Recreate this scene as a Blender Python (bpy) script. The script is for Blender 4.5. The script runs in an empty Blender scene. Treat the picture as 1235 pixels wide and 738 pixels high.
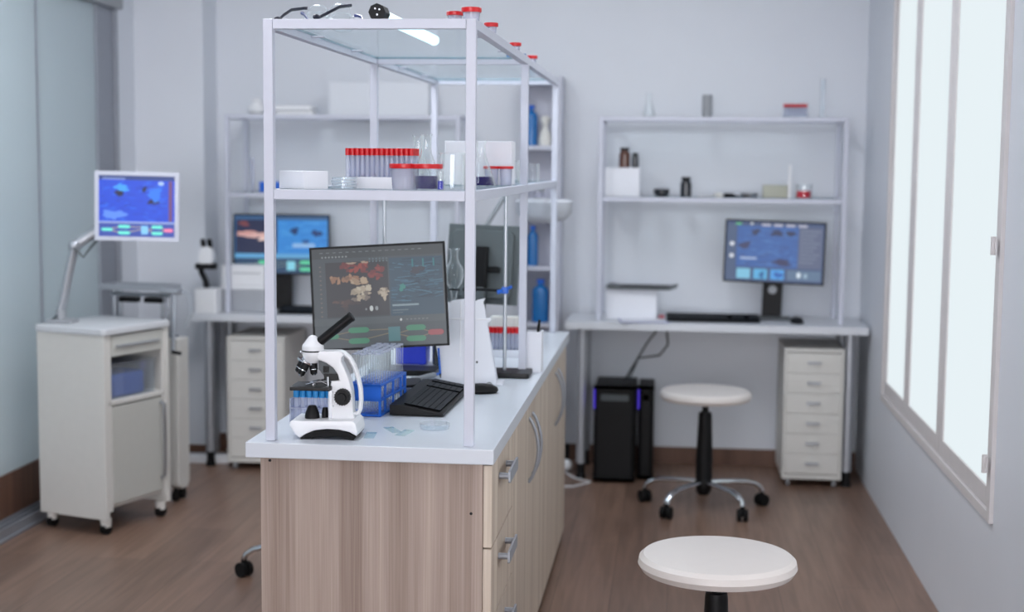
import bpy, bmesh, math, random
from mathutils import Vector, Matrix
PI = math.pi
S = bpy.context.scene
COL = S.collection
random.seed(7)

# ------------------------------------------------------------------ materials
def lin(c):
    out = []
    for v in c[:3]:
        v = v / 255.0
        out.append(v / 12.92 if v <= 0.04045 else ((v + 0.055) / 1.055) ** 2.4)
    return (out[0], out[1], out[2], 1.0)

def new_mat(name):
    m = bpy.data.materials.new(name)
    m.use_nodes = True
    nt = m.node_tree
    nt.nodes.clear()
    out = nt.nodes.new('ShaderNodeOutputMaterial')
    return m, nt, out

def N(nt, kind, **kw):
    n = nt.nodes.new(kind)
    for k, v in kw.items():
        setattr(n, k, v)
    return n

def mat(name, c, rough=0.5, metal=0.0, var=0.05, scale=30.0, bump=0.0, spec=0.5, coat=0.0):
    """plain painted / plastic / metal surface with slight procedural mottling"""
    m, nt, out = new_mat(name)
    b = N(nt, 'ShaderNodeBsdfPrincipled')
    tc = N(nt, 'ShaderNodeTexCoord')
    nz = N(nt, 'ShaderNodeTexNoise')
    nz.inputs['Scale'].default_value = scale
    nz.inputs['Detail'].default_value = 3
    nt.links.new(tc.outputs['Object'], nz.inputs['Vector'])
    mx = N(nt, 'ShaderNodeMix', data_type='RGBA')
    base = lin(c)
    mx.inputs[6].default_value = tuple(v * (1 - var) for v in base[:3]) + (1,)
    mx.inputs[7].default_value = tuple(min(1, v * (1 + var)) for v in base[:3]) + (1,)
    nt.links.new(nz.outputs['Fac'], mx.inputs[0])
    nt.links.new(mx.outputs[2], b.inputs['Base Color'])
    b.inputs['Roughness'].default_value = rough
    b.inputs['Metallic'].default_value = metal
    b.inputs['Specular IOR Level'].default_value = spec
    b.inputs['Coat Weight'].default_value = coat
    if bump:
        bp = N(nt, 'ShaderNodeBump')
        bp.inputs['Strength'].default_value = bump
        bp.inputs['Distance'].default_value = 0.002
        nt.links.new(nz.outputs['Fac'], bp.inputs['Height'])
        nt.links.new(bp.outputs['Normal'], b.inputs['Normal'])
    nt.links.new(b.outputs[0], out.inputs['Surface'])
    return m

def clear(name, tint=(245, 250, 252), refl=1.0, rough=0.02, milk=0.0, milkcol=(230, 235, 240), edge=0.0, edgecol=None):
    """thin clear glass / plastic: transparent with fresnel gloss, optional milkiness"""
    m, nt, out = new_mat(name)
    tr = N(nt, 'ShaderNodeBsdfTransparent'); tr.inputs[0].default_value = lin(tint)
    gl = N(nt, 'ShaderNodeBsdfGlossy'); gl.inputs['Roughness'].default_value = rough
    lw = N(nt, 'ShaderNodeLayerWeight'); lw.inputs['Blend'].default_value = 0.5
    pw = N(nt, 'ShaderNodeMath', operation='POWER'); pw.inputs[1].default_value = 3.2
    nt.links.new(lw.outputs['Facing'], pw.inputs[0])
    mu = N(nt, 'ShaderNodeMath', operation='MULTIPLY_ADD'); mu.inputs[1].default_value = 0.75 * refl; mu.inputs[2].default_value = 0.022 * refl
    nt.links.new(pw.outputs[0], mu.inputs[0])
    mx = N(nt, 'ShaderNodeMixShader')
    nt.links.new(mu.outputs[0], mx.inputs[0])
    if milk > 0 or edge > 0:
        df = N(nt, 'ShaderNodeBsdfDiffuse'); df.inputs[0].default_value = lin(milkcol)
        tl = N(nt, 'ShaderNodeBsdfTranslucent'); tl.inputs[0].default_value = lin(milkcol)
        if edgecol:
            cm = N(nt, 'ShaderNodeMix', data_type='RGBA'); cm.inputs[6].default_value = lin(milkcol); cm.inputs[7].default_value = lin(edgecol)
            ce = N(nt, 'ShaderNodeMath', operation='POWER'); ce.inputs[1].default_value = 1.6
            nt.links.new(lw.outputs['Facing'], ce.inputs[0]); nt.links.new(ce.outputs[0], cm.inputs[0])
            nt.links.new(cm.outputs[2], df.inputs[0]); nt.links.new(cm.outputs[2], tl.inputs[0])
        m3 = N(nt, 'ShaderNodeMixShader'); m3.inputs[0].default_value = 0.4
        nt.links.new(df.outputs[0], m3.inputs[1]); nt.links.new(tl.outputs[0], m3.inputs[2])
        # outline whitened with viewing angle: thicker-glass scatter, and painted stand-in for bright highlights
        e1 = N(nt, 'ShaderNodeMath', operation='POWER'); e1.inputs[1].default_value = 2.2
        nt.links.new(lw.outputs['Facing'], e1.inputs[0])
        e2 = N(nt, 'ShaderNodeMath', operation='MULTIPLY_ADD', use_clamp=True); e2.inputs[1].default_value = edge; e2.inputs[2].default_value = milk
        nt.links.new(e1.outputs[0], e2.inputs[0])
        m2 = N(nt, 'ShaderNodeMixShader')
        nt.links.new(e2.outputs[0], m2.inputs[0])
        nt.links.new(tr.outputs[0], m2.inputs[1]); nt.links.new(m3.outputs[0], m2.inputs[2])
        nt.links.new(m2.outputs[0], mx.inputs[1])
    else:
        nt.links.new(tr.outputs[0], mx.inputs[1])
    nt.links.new(gl.outputs[0], mx.inputs[2])
    nt.links.new(mx.outputs[0], out.inputs['Surface'])
    return m

def emit(name, c, s):
    m, nt, out = new_mat(name)
    e = N(nt, 'ShaderNodeEmission')
    e.inputs[0].default_value = lin(c); e.inputs[1].default_value = s
    nt.links.new(e.outputs[0], out.inputs['Surface'])
    return m

def screen_mat(name, strength, base=0.03):
    m, nt, out = new_mat(name)
    b = N(nt, 'ShaderNodeBsdfPrincipled')
    at = N(nt, 'ShaderNodeAttribute', attribute_name='pix')
    b.inputs['Base Color'].default_value = (base, base, base * 1.1, 1)
    b.inputs['Roughness'].default_value = 0.3
    b.inputs['Specular IOR Level'].default_value = 0.2
    nt.links.new(at.outputs['Color'], b.inputs['Emission Color'])
    b.inputs['Emission Strength'].default_value = strength
    nt.links.new(b.outputs[0], out.inputs['Surface'])
    return m

def laminate(name, dark, light, axis='Z'):
    """ash-look laminate, grain along local Z"""
    m, nt, out = new_mat(name)
    b = N(nt, 'ShaderNodeBsdfPrincipled'); b.inputs['Roughness'].default_value = 0.45
    tc = N(nt, 'ShaderNodeTexCoord')
    def noise(sc, det, scale=1.0, dist=0.0):
        mp = N(nt, 'ShaderNodeMapping'); mp.inputs['Scale'].default_value = sc
        nz = N(nt, 'ShaderNodeTexNoise'); nz.inputs['Scale'].default_value = scale
        nz.inputs['Detail'].default_value = det; nz.inputs['Distortion'].default_value = dist
        nt.links.new(tc.outputs['Object'], mp.inputs[0]); nt.links.new(mp.outputs[0], nz.inputs['Vector'])
        return nz
    fine = noise((240, 240, 2.5), 4, 1.0, 0.2)
    band = noise((17, 17, 0.12), 2)
    cath = noise((60, 60, 1.1), 2, 1.0, 1.2)
    r1 = N(nt, 'ShaderNodeMapRange'); r1.inputs[1].default_value = 0.38; r1.inputs[2].default_value = 0.62
    nt.links.new(band.outputs['Fac'], r1.inputs[0])
    a1 = N(nt, 'ShaderNodeMath', operation='MULTIPLY'); a1.inputs[1].default_value = 0.42
    nt.links.new(r1.outputs[0], a1.inputs[0])
    a2 = N(nt, 'ShaderNodeMath', operation='MULTIPLY_ADD'); a2.inputs[1].default_value = 0.85
    nt.links.new(fine.outputs['Fac'], a2.inputs[0]); nt.links.new(a1.outputs[0], a2.inputs[2])
    a3 = N(nt, 'ShaderNodeMath', operation='MULTIPLY_ADD'); a3.inputs[1].default_value = 0.35
    nt.links.new(cath.outputs['Fac'], a3.inputs[0]); nt.links.new(a2.outputs[0], a3.inputs[2])
    r2 = N(nt, 'ShaderNodeMapRange'); r2.inputs[1].default_value = 0.45; r2.inputs[2].default_value = 1.15
    nt.links.new(a3.outputs[0], r2.inputs[0])
    mx = N(nt, 'ShaderNodeMix', data_type='RGBA')
    mx.inputs[6].default_value = lin(dark); mx.inputs[7].default_value = lin(light)
    nt.links.new(r2.outputs[0], mx.inputs[0])
    nt.links.new(mx.outputs[2], b.inputs['Base Color'])
    nt.links.new(b.outputs[0], out.inputs['Surface'])
    return m

def floor_mat():
    m, nt, out = new_mat('floor_planks')
    b = N(nt, 'ShaderNodeBsdfPrincipled')
    tc = N(nt, 'ShaderNodeTexCoord')
    mp = N(nt, 'ShaderNodeMapping'); mp.inputs['Rotation'].default_value = (0, 0, PI / 2)
    nt.links.new(tc.outputs['Object'], mp.inputs[0])
    br = N(nt, 'ShaderNodeTexBrick')
    br.inputs['Color1'].default_value = lin((130, 103, 88))
    br.inputs['Color2'].default_value = lin((114, 90, 77))
    br.inputs['Mortar'].default_value = lin((92, 72, 62))
    br.inputs['Scale'].default_value = 1.0
    br.inputs['Mortar Size'].default_value = 0.0015
    br.inputs['Brick Width'].default_value = 1.25
    br.inputs['Row Height'].default_value = 0.19
    br.offset = 0.37
    nt.links.new(mp.outputs[0], br.inputs['Vector'])
    mp2 = N(nt, 'ShaderNodeMapping'); mp2.inputs['Scale'].default_value = (26, 1.6, 1)
    nt.links.new(tc.outputs['Object'], mp2.inputs[0])
    nz = N(nt, 'ShaderNodeTexNoise'); nz.inputs['Scale'].default_value = 1.5
    nz.inputs['Detail'].default_value = 5; nz.inputs['Distortion'].default_value = 0.6
    nt.links.new(mp2.outputs[0], nz.inputs['Vector'])
    rg = N(nt, 'ShaderNodeMapRange'); rg.inputs[1].default_value = 0.3; rg.inputs[2].default_value = 0.7
    rg.inputs[3].default_value = 0.78; rg.inputs[4].default_value = 1.22
    nt.links.new(nz.outputs['Fac'], rg.inputs[0])
    mx = N(nt, 'ShaderNodeMix', data_type='RGBA', blend_type='MULTIPLY'); mx.inputs[0].default_value = 1
    nt.links.new(br.outputs['Color'], mx.inputs[6]); nt.links.new(rg.outputs[0], mx.inputs[7])
    nt.links.new(mx.outputs[2], b.inputs['Base Color'])
    b.inputs['Roughness'].default_value = 0.36
    nt.links.new(b.outputs[0], out.inputs['Surface'])
    return m

MT = {}
def build_mats():
    g = MT
    g['wall'] = mat('wall_paint', (217, 221, 228), 0.5, var=0.02, scale=5, bump=0.05)
    g['ceil'] = mat('ceiling_paint', (230, 230, 232), 0.8, var=0.02, scale=5)
    g['floor'] = floor_mat()
    g['base'] = laminate('skirting_wood', (84, 58, 46), (112, 80, 64))
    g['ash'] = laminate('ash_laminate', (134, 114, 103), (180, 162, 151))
    g['ashlit'] = laminate('ash_laminate_window_lit', (176, 158, 142), (216, 202, 186))  # lighter copy of ash: window light on the side fronts put into the colour
    g['counter'] = mat('white_worktop', (206, 211, 219), 0.28, var=0.02, scale=12)
    g['desk'] = mat('white_desk', (208, 211, 217), 0.4, var=0.02)
    g['whitemetal'] = mat('white_painted_metal', (197, 200, 213), 0.42, var=0.02)
    g['whiteplastic'] = mat('white_plastic', (232, 233, 236), 0.35, var=0.02)
    g['paperwhite'] = mat('white_card', (230, 232, 239), 0.6, var=0.02)
    g['cream'] = mat('cream_laminate', (208, 206, 201), 0.5, var=0.03)
    g['creamd'] = mat('cream_laminate_door', (186, 186, 180), 0.5, var=0.03)
    g['greyplastic'] = mat('grey_plastic', (150, 153, 158), 0.45)
    g['darkgrey'] = mat('dark_grey_plastic', (84, 90, 93), 0.55)
    g['greyback'] = mat('grey_monitor_shell', (88, 95, 97), 0.5)
    g['black'] = mat('black_plastic', (13, 13, 15), 0.5, spec=0.25)
    g['blackm'] = mat('black_metal', (11, 12, 14), 0.4, spec=0.3)
    g['rubber'] = mat('black_rubber', (13, 13, 14), 0.7, spec=0.25)
    g['keytop'] = mat('black_key_top', (36, 38, 43), 0.6, spec=0.2)
    g['keywell'] = mat('black_key_well', (4, 4, 5), 0.8, spec=0.05)
    g['chrome'] = mat('chrome', (215, 218, 222), 0.14, metal=1.0, var=0.02)
    g['steel'] = mat('brushed_steel', (178, 182, 188), 0.3, metal=1.0, var=0.06)
    g['silver'] = mat('silver_painted_metal', (176, 179, 185), 0.38, metal=0.6, var=0.03)
    g['red'] = mat('red_plastic_cap', (204, 16, 26), 0.35)
    g['blue'] = mat('blue_plastic', (18, 96, 200), 0.4)
    g['bluelid'] = mat('bright_blue_cap', (24, 122, 184), 0.4)
    g['navy'] = mat('navy_plastic', (34, 46, 96), 0.35)
    g['seat'] = mat('white_vinyl', (214, 207, 203), 0.45, var=0.02)
    g['glass'] = clear('clear_glass', (254, 255, 255), 1.2, edge=0.55, milkcol=(238, 243, 246))
    g['tube'] = clear('clear_tube', (254, 255, 255), 1.2, milk=0.02, edge=0.7, milkcol=(240, 245, 250))
    g['tubem'] = clear('milky_tube', (250, 251, 255), 0.7, milk=0.30, edge=0.5, milkcol=(238, 240, 248), edgecol=(120, 132, 172))
    g['shelfglass'] = clear('shelf_glass', (250, 254, 255), 0.3)
    g['glassedge'] = clear('shelf_glass_edge', (140, 180, 190), 1.2, milk=0.4, milkcol=(150, 185, 195))
    g['plasticclear'] = clear('clear_plastic', (252, 254, 255), 1.1, milk=0.06, edge=0.5, milkcol=(236, 240, 246))
    g['frost'] = clear('frosted_partition', (176, 186, 188), 0.5, rough=0.22, milk=0.72, milkcol=(200, 208, 212))
    g['liqnavy'] = mat('dark_blue_liquid', (34, 22, 92), 0.6, spec=0.1)
    g['liqblue'] = mat('blue_liquid', (34, 40, 176), 0.6, spec=0.1)
    g['liqred'] = mat('red_liquid', (196, 20, 48), 0.2)
    g['bottleblue'] = mat('translucent_blue_bottle', (22, 108, 176), 0.25, coat=0.4)
    g['amber'] = mat('amber_glass', (84, 44, 28), 0.2, coat=0.5)
    g['darkglass'] = mat('dark_glass', (20, 24, 34), 0.2, coat=0.5)
    g['pale'] = mat('pale_ceramic', (222, 221, 216), 0.5)
    g['creamblock'] = clear('cream_clear_plastic', (232, 232, 222), 1.0, milk=0.5, milkcol=(226, 225, 208))
    g['pane'] = None
    g['alu'] = mat('brushed_aluminium', (158, 162, 170), 0.5, metal=0.6)
    g['windowframe'] = mat('window_paint', (212, 208, 208), 0.5, var=0.06, scale=14)
    g['led'] = emit('led_tube', (214, 244, 255), 2.2)
    g['violet'] = emit('violet_led', (84, 60, 230), 0.9)
    g['frontfill'] = emit('front_fill_pane', (250, 250, 255), 13.5)  # fill light of the added window behind the camera
    g['sidefill'] = emit('side_fill_pane', (246, 249, 252), 1.9)  # fill light of the added window out of view on the right
    g['lampglow'] = emit('lamp_diffuser', (250, 250, 255), 6.0)
    g['paper'] = mat('paper_sheet', (226, 227, 236), 0.7, var=0.02)
    g['bluecard'] = mat('blue_card', (90, 104, 160), 0.6)
    g['slide'] = clear('slide_glass', (250, 254, 254), 0.35, milk=0.10, milkcol=(205, 225, 222))
    g['lens'] = mat('lens_glass', (150, 170, 190), 0.05, coat=1.0)
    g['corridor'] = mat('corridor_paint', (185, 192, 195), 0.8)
    # window panes: frosted panes lit from outside, slightly darker to the top
    m, nt, out = new_mat('daylit_frosted_pane')
    e = N(nt, 'ShaderNodeEmission')
    e.inputs[0].default_value = lin((227, 237, 241)); e.inputs[1].default_value = 1.05
    nt.links.new(e.outputs[0], out.inputs['Surface'])
    g['pane'] = m
build_mats()

# ------------------------------------------------------------------ mesh builder
class MB:
    def __init__(s):
        s.bm = bmesh.new(); s.mi = 0
    def _add(s, t, mtx=None):
        if mtx is not None:
            bmesh.ops.transform(t, matrix=mtx, verts=t.verts)
        me = bpy.data.meshes.new('tmp'); 
        for f in t.faces: f.material_index = s.mi
        t.to_mesh(me); t.free()
        s.bm.from_mesh(me); bpy.data.meshes.remove(me)
        return s
    def box(s, x0, x1, y0, y1, z0, z1, bev=0.0, mtx=None, seg=2):
        t = bmesh.new()
        bmesh.ops.create_cube(t, size=1)
        for v in t.verts:
            v.co = Vector((x0 + (v.co.x + .5) * (x1 - x0), y0 + (v.co.y + .5) * (y1 - y0), z0 + (v.co.z + .5) * (z1 - z0)))
        if bev > 0:
            bmesh.ops.bevel(t, geom=list(t.edges), offset=bev, segments=seg, affect='EDGES', profile=0.5)
        return s._add(t, mtx)
    def rbox(s, x0, x1, y0, y1, z0, z1, r, axis='Z', bev=0.0, mtx=None):
        """box rounded about one axis"""
        t = bmesh.new()
        bmesh.ops.create_cube(t, size=1)
        for v in t.verts:
            v.co = Vector((x0 + (v.co.x + .5) * (x1 - x0), y0 + (v.co.y + .5) * (y1 - y0), z0 + (v.co.z + .5) * (z1 - z0)))
        k = 'XYZ'.index(axis)
        ed = [e for e in t.edges if abs((e.verts[0].co - e.verts[1].co).normalized()[k]) > .9]
        bmesh.ops.bevel(t, geom=ed, offset=r, segments=5, affect='EDGES', profile=0.5)
        if bev > 0:
            ed = [e for e in t.edges if abs((e.verts[0].co - e.verts[1].co).normalized()[k]) < .1 and e.calc_face_angle(0) > 1.0]
            bmesh.ops.bevel(t, geom=ed, offset=bev, segments=2, affect='EDGES', profile=0.5)
        return s._add(t, mtx)
    def cyl(s, p0, p1, r0, r1=None, seg=20, caps=True):
        if r1 is None: r1 = r0
        p0 = Vector(p0); p1 = Vector(p1); d = p1 - p0
        t = bmesh.new()
        bmesh.ops.create_cone(t, cap_ends=caps, segments=seg, radius1=r0, radius2=r1, depth=d.length)
        q = Vector((0, 0, 1)).rotation_difference(d.normalized())
        return s._add(t, Matrix.Translation((p0 + p1) / 2) @ q.to_matrix().to_4x4())
    def lathe(s, prof, c=(0, 0, 0), seg=28, mtx=None, close=False):
        """prof: list of (r,z); revolves about Z through c"""
        t = bmesh.new(); rings = []
        for r, z in prof:
            if r < 1e-6: rings.append([t.verts.new((0, 0, z))])
            else: rings.append([t.verts.new((r * math.cos(2 * PI * k / seg), r * math.sin(2 * PI * k / seg), z)) for k in range(seg)])
        pairs = list(zip(rings, rings[1:]))
        if close: pairs.append((rings[-1], rings[0]))
        for a, b in pairs:
            for k in range(seg):
                j = (k + 1) % seg
                if len(a) == 1 and len(b) == 1: continue
                if len(a) == 1: t.faces.new((a[0], b[j], b[k]))
                elif len(b) == 1: t.faces.new((a[k], a[j], b[0]))
                else: t.faces.new((a[k], a[j], b[j], b[k]))
        bmesh.ops.recalc_face_normals(t, faces=t.faces)
        m = Matrix.Translation(Vector(c))
        if mtx is not None: m = m @ mtx
        return s._add(t, m)
    def tube(s, pts, r, seg=10, flat=None):
        """swept round bar through pts (flat=(a,b) gives an oval section a across, b along global/frame up)"""
        pts = [Vector(p) for p in pts]; t = bmesh.new(); rings = []
        up = None
        for i, p in enumerate(pts):
            d = (pts[min(i + 1, len(pts) - 1)] - pts[max(i - 1, 0)]).normalized()
            if up is None:
                up = Vector((0, 0, 1)) if abs(d.z) < .9 else Vector((0, 1, 0))
            a = d.cross(up)
            if a.length < 1e-4: a = d.cross(Vector((1, 0, 0)))
            a.normalize(); b = a.cross(d).normalized(); up = b
            ra, rb = (flat if flat else (r, r))
            rings.append([t.verts.new(p + a * ra * math.cos(2 * PI * k / seg) + b * rb * math.sin(2 * PI * k / seg)) for k in range(seg)])
        for a, b in zip(rings, rings[1:]):
            for k in range(seg):
                j = (k + 1) % seg
                t.faces.new((a[k], a[j], b[j], b[k]))
        t.faces.new(rings[0][::-1]); t.faces.new(rings[-1])
        bmesh.ops.recalc_face_normals(t, faces=t.faces)
        return s._add(t)
    def prism(s, poly, d0, d1, plane='XZ', bev=0.0, mtx=None):
        """extrudes a 2-D polygon; plane XZ -> along Y, XY -> along Z, YZ -> along X"""
        t = bmesh.new()
        def P(a, b, d):
            return {'XZ': (a, d, b), 'XY': (a, b, d), 'YZ': (d, a, b)}[plane]
        lo = [t.verts.new(P(a, b, d0)) for a, b in poly]
        hi = [t.verts.new(P(a, b, d1)) for a, b in poly]
        n = len(poly)
        f0 = t.faces.new(lo); f1 = t.faces.new(hi[::-1])
        for k in range(n):
            j = (k + 1) % n
            t.faces.new((lo[k], hi[k], hi[j], lo[j]))
        bmesh.ops.recalc_face_normals(t, faces=t.faces)
        if bev > 0:
            ed = list(set(list(f0.edges) + list(f1.edges)))
            bmesh.ops.bevel(t, geom=ed, offset=bev, segments=2, affect='EDGES', profile=0.5)
        bmesh.ops.triangulate(t, faces=[f for f in t.faces if len(f.verts) > 4])
        return s._add(t, mtx)
    def ball(s, c, r, sc=(1, 1, 1), seg=18):
        t = bmesh.new()
        bmesh.ops.create_uvsphere(t, u_segments=seg, v_segments=seg // 2 + 2, radius=r)
        return s._add(t, Matrix.Translation(Vector(c)) @ Matrix.Diagonal((sc[0], sc[1], sc[2], 1)))
    def build(s, name, mats, parent=None, loc=(0, 0, 0), rot=(0, 0, 0), smooth=True, ang=35):
        me = bpy.data.meshes.new(name)
        s.bm.to_mesh(me); s.bm.free()
        if not isinstance(mats, (list, tuple)): mats = [mats]
        for m in mats: me.materials.append(MT[m] if isinstance(m, str) else m)
        if smooth:
            for p in me.polygons: p.use_smooth = True
            me.set_sharp_from_angle(angle=math.radians(ang))
        o = bpy.data.objects.new(name, me); COL.objects.link(o)
        o.location = loc; o.rotation_euler = rot
        if parent: o.parent = parent
        if smooth and len(me.polygons) < 4000:
            wn = o.modifiers.new('even_shading', 'WEIGHTED_NORMAL'); wn.keep_sharp = True; wn.weight = 90
        return o

def tag(o, label, cat, group=None, kind=None):
    o['label'] = label; o['category'] = cat
    if group: o['group'] = group
    if kind: o['kind'] = kind
    return o

def thing(name, label, cat, loc=(0, 0, 0), rz=0.0, group=None, rot=None):
    o = bpy.data.objects.new(name, None); COL.objects.link(o)
    o.empty_display_size = 0.05
    o.location = loc; o.rotation_euler = rot if rot else (0, 0, rz)
    return tag(o, label, cat, group)

def struct(o):
    o['kind'] = 'structure'; return o

def dup(o, loc=None, rz=None, label=None, parent=None, group=None):
    c = o.copy(); COL.objects.link(c)
    if parent: c.parent = parent
    if loc is not None: c.location = loc
    if rz is not None: c.rotation_euler = (c.rotation_euler[0], c.rotation_euler[1], rz)
    if label: c['label'] = label
    if group: c['group'] = group
    for ch in list(o.children): dup(ch, parent=c)
    return c

def RZ(a): return Matrix.Rotation(a, 4, 'Z')
def T(x, y, z): return Matrix.Translation((x, y, z))

# ------------------------------------------------------------------ room
XR, XG, YB, YF, ZC = 0.886, -2.60, 7.03, -4.0, 2.75
XC = -4.3
struct(MB().box(XC - .1, XR + .15, YF - .1, YB + .1, -0.1, 0).build('floor', 'floor'))
struct(MB().box(XC - .1, XR + .15, YF - .1, YB + .1, ZC, ZC + .1).build('ceiling', 'ceil'))
struct(MB().box(-2.26, XR + .15, YB, YB + .12, 0, ZC).build('wall_back', 'wall'))
w = MB().box(XG, -2.26, 6.82, YB + .12, 0, ZC)
struct(w.build('wall_back_left', 'wall'))
struct(MB().box(XC - .1, XG, 6.58, YB + .12, 0, ZC).build('wall_left_return', 'wall'))
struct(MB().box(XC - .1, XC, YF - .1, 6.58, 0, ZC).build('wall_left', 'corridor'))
w = MB(); w.box(XC, -2.1, YF - .1, YF, 0, ZC); w.box(.7, XR + .15, YF - .1, YF, 0, ZC)
w.box(-2.1, .7, YF - .1, YF, 0, .5); w.box(-2.1, .7, YF - .1, YF, 2.4, ZC)
struct(w.build('wall_front', 'wall', smooth=False))
# unseen wide window added behind the photographer as frontal fill light
fill_win2 = bpy.data.objects.new('fill_window_2', None); COL.objects.link(fill_win2); struct(fill_win2)
f = MB()
for x in (-2.1, -1.19, -.26, .65): f.box(x, x + .05, YF - .06, YF + .02, .5, 2.4, .003)
f.box(-2.05, .65, YF - .06, YF + .02, .5, .55, .003); f.box(-2.05, .65, YF - .06, YF + .02, 2.35, 2.4, .003)
f.build('window_frame', 'windowframe', fill_win2)
for x in (-2.05, -1.14, -.21): MB().box(x, x + .86, YF - .03, YF - .024, .55, 2.35).build('pane', 'frontfill', fill_win2)
# right wall around the window opening
WY0, WY1, WZ0, WZ1 = 4.035, 6.17, 0.475, 2.42
w = MB()
VY0, VY1 = 1.75, 3.45  # opening for the added side fill window
w.box(XR, XR + .15, YF, VY0, 0, ZC); w.box(XR, XR + .15, VY1, WY0, 0, ZC); w.box(XR, XR + .15, WY1, YB, 0, ZC)
w.box(XR, XR + .15, VY0, VY1, 0, WZ0); w.box(XR, XR + .15, VY0, VY1, WZ1, ZC)
w.box(XR, XR + .15, WY0, WY1, 0, WZ0); w.box(XR, XR + .15, WY0, WY1, WZ1, ZC)
struct(w.build('wall_right', 'wall', smooth=False))
# window: outer frame, three tall sashes, panes, hinges
win = bpy.data.objects.new('window_1', None); COL.objects.link(win); struct(win)
f = MB(); fw = .03
f.box(XR - .012, XR + .06, WY0, WY0 + fw, WZ0, WZ1, .003); f.box(XR - .012, XR + .06, WY1 - fw, WY1, WZ0, WZ1, .003)
f.box(XR - .012, XR + .06, WY0 + fw, WY1 - fw, WZ0, WZ0 + fw, .003); f.box(XR - .012, XR + .06, WY0 + fw, WY1 - fw, WZ1 - fw, WZ1, .003)
f.build('window_frame', 'windowframe', win)
cuts = (WY0 + fw, 4.86, 5.56, WY1 - fw)
for k in range(3):
    a, b = cuts[k], cuts[k + 1]; g = .058
    s_ = MB()
    s_.box(XR - .004, XR + .045, a + .002, a + g, WZ0 + fw + .002, WZ1 - fw - .002, .004)
    s_.box(XR - .004, XR + .045, b - g, b - .002, WZ0 + fw + .002, WZ1 - fw - .002, .004)
    s_.box(XR - .004, XR + .045, a + g, b - g, WZ0 + fw + .002, WZ0 + fw + g, .004)
    s_.box(XR - .004, XR + .045, a + g, b - g, WZ1 - fw - g, WZ1 - fw - .002, .004)
    so = s_.build('sash', 'windowframe', win)
    MB().box(XR + .002, XR + .008, a + g, b - g, WZ0 + fw + g, WZ1 - fw - g).build('pane', 'pane', so)
for z in (.64, 1.24, 1.95):
    h = MB(); h.cyl((XR - .026, WY0 + .018, z - .025), (XR - .026, WY0 + .018, z + .025), .007)
    h.box(XR - .024, XR - .019, WY0 + .004, WY0 + .034, z - .02, z + .02, .001)
    h.build('hinge', 'windowframe', win)
fill_win3 = bpy.data.objects.new('fill_window_3', None); COL.objects.link(fill_win3); struct(fill_win3)  # unseen window added to brighten the right faces of the island
f = MB()
for y in (VY0, (VY0 + VY1) / 2 - .03, VY1 - .06): f.box(XR - .012, XR + .05, y, y + .06, WZ0, WZ1, .003)
for a, b in ((VY0 + .06, (VY0 + VY1) / 2 - .03), ((VY0 + VY1) / 2 + .03, VY1 - .06)):
    f.box(XR - .012, XR + .05, a, b, WZ0, WZ0 + .06, .003); f.box(XR - .012, XR + .05, a, b, WZ1 - .06, WZ1, .003)
    MB().box(XR + .004, XR + .010, a, b, WZ0 + .06, WZ1 - .06).build('pane', 'sidefill', fill_win3)
f.build('window_frame', 'windowframe', fill_win3)
# skirting boards
struct(MB().box(-2.26, XR, YB - .016, YB, 0, .082, .002).build('baseboard_back', 'base'))
struct(MB().box(XG, -2.26, 6.804, 6.82, 0, .062, .002).build('baseboard_left', 'base'))
# glazed partition on the left
part = bpy.data.objects.new('wall_glass', None); COL.objects.link(part); struct(part)
for (a, b) in ((YF, 1.2), (1.2, 3.5), (3.5, 5.722), (5.722, 6.33)):
    MB().box(XG - .006, XG + .004, a + .006, b - .006, .215, 2.145).build('pane', 'frost', part)
for y in (1.2, 3.5, 5.722):
    MB().box(XG - .012, XG + .010, y - .005, y + .005, .215, 2.145, .001).build('joint_strip', 'alu', part)
MB().box(XG - .05, XG + .035, YF, 6.60, 2.145, 2.235, .004).build('head_track', 'greyplastic', part)
MB().box(XG - .03, XG + .01, YF, 6.33, .0125, .2155, .002).build('bottom_rail', 'base', part)
sl = MB()
sl.box(XG - .03, XG + .10, YF, 6.33, 0, .012, .002)
for dx in (.024, .056, .088): sl.box(XG + dx - .004, XG + dx + .004, YF, 6.33, .012, .05, .001)
sl.build('floor_track', 'alu', part)
jb = MB()
jb.box(XG - .05, XG, 6.33, 6.58, 0, 2.145, .003); jb.box(XG, XG + .014, 6.33, 6.36, 0, 2.145, .002); jb.box(XG, XG + .014, 6.55, 6.58, 0, 2.145, .002)
jb.build('jamb', 'alu', part)
struct(MB().box(XG - .1, XG, YF, 6.58, 2.235, ZC).build('wall_over_glass', 'wall'))

# ceiling lights (out of frame, they light the room)
def ceiling_light(x, y, label, power, lx=.32, ly=1.25):
    t = thing('ceiling_light', label, 'light', (x, y, ZC), 0, 'ceiling light panels')
    MB().box(-lx / 2, lx / 2, -ly / 2, ly / 2, -.06, 0, .004).build('housing', 'whitemetal', t)
    MB().box(-lx / 2 + .02, lx / 2 - .02, -ly / 2 + .02, ly / 2 - .02, -.064, -.0605).build('diffuser', 'lampglow', t)
    L = bpy.data.lights.new('ceiling_area', 'AREA'); L.shape = 'RECTANGLE'; L.size = lx; L.size_y = ly
    L.energy = power; L.color = (0.93, 0.96, 1.0)
    o = bpy.data.objects.new('ceiling_lamp_light', L); COL.objects.link(o); o.location = (0, 0, -.07); o.parent = t
    return t
PW = 15
ceiling_light(-0.2, 5.0, 'white ceiling light panel over the desk by the window', PW * .65)
ceiling_light(-1.4, 4.6, 'white ceiling light panel over the far half of the room', PW * 1.35)
ceiling_light(-1.2, 2.6, 'white ceiling light panel over the island', PW * .45)
ceiling_light(-0.9, -1.5, 'white ceiling light panel nearest the front wall', PW * .6)
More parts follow.
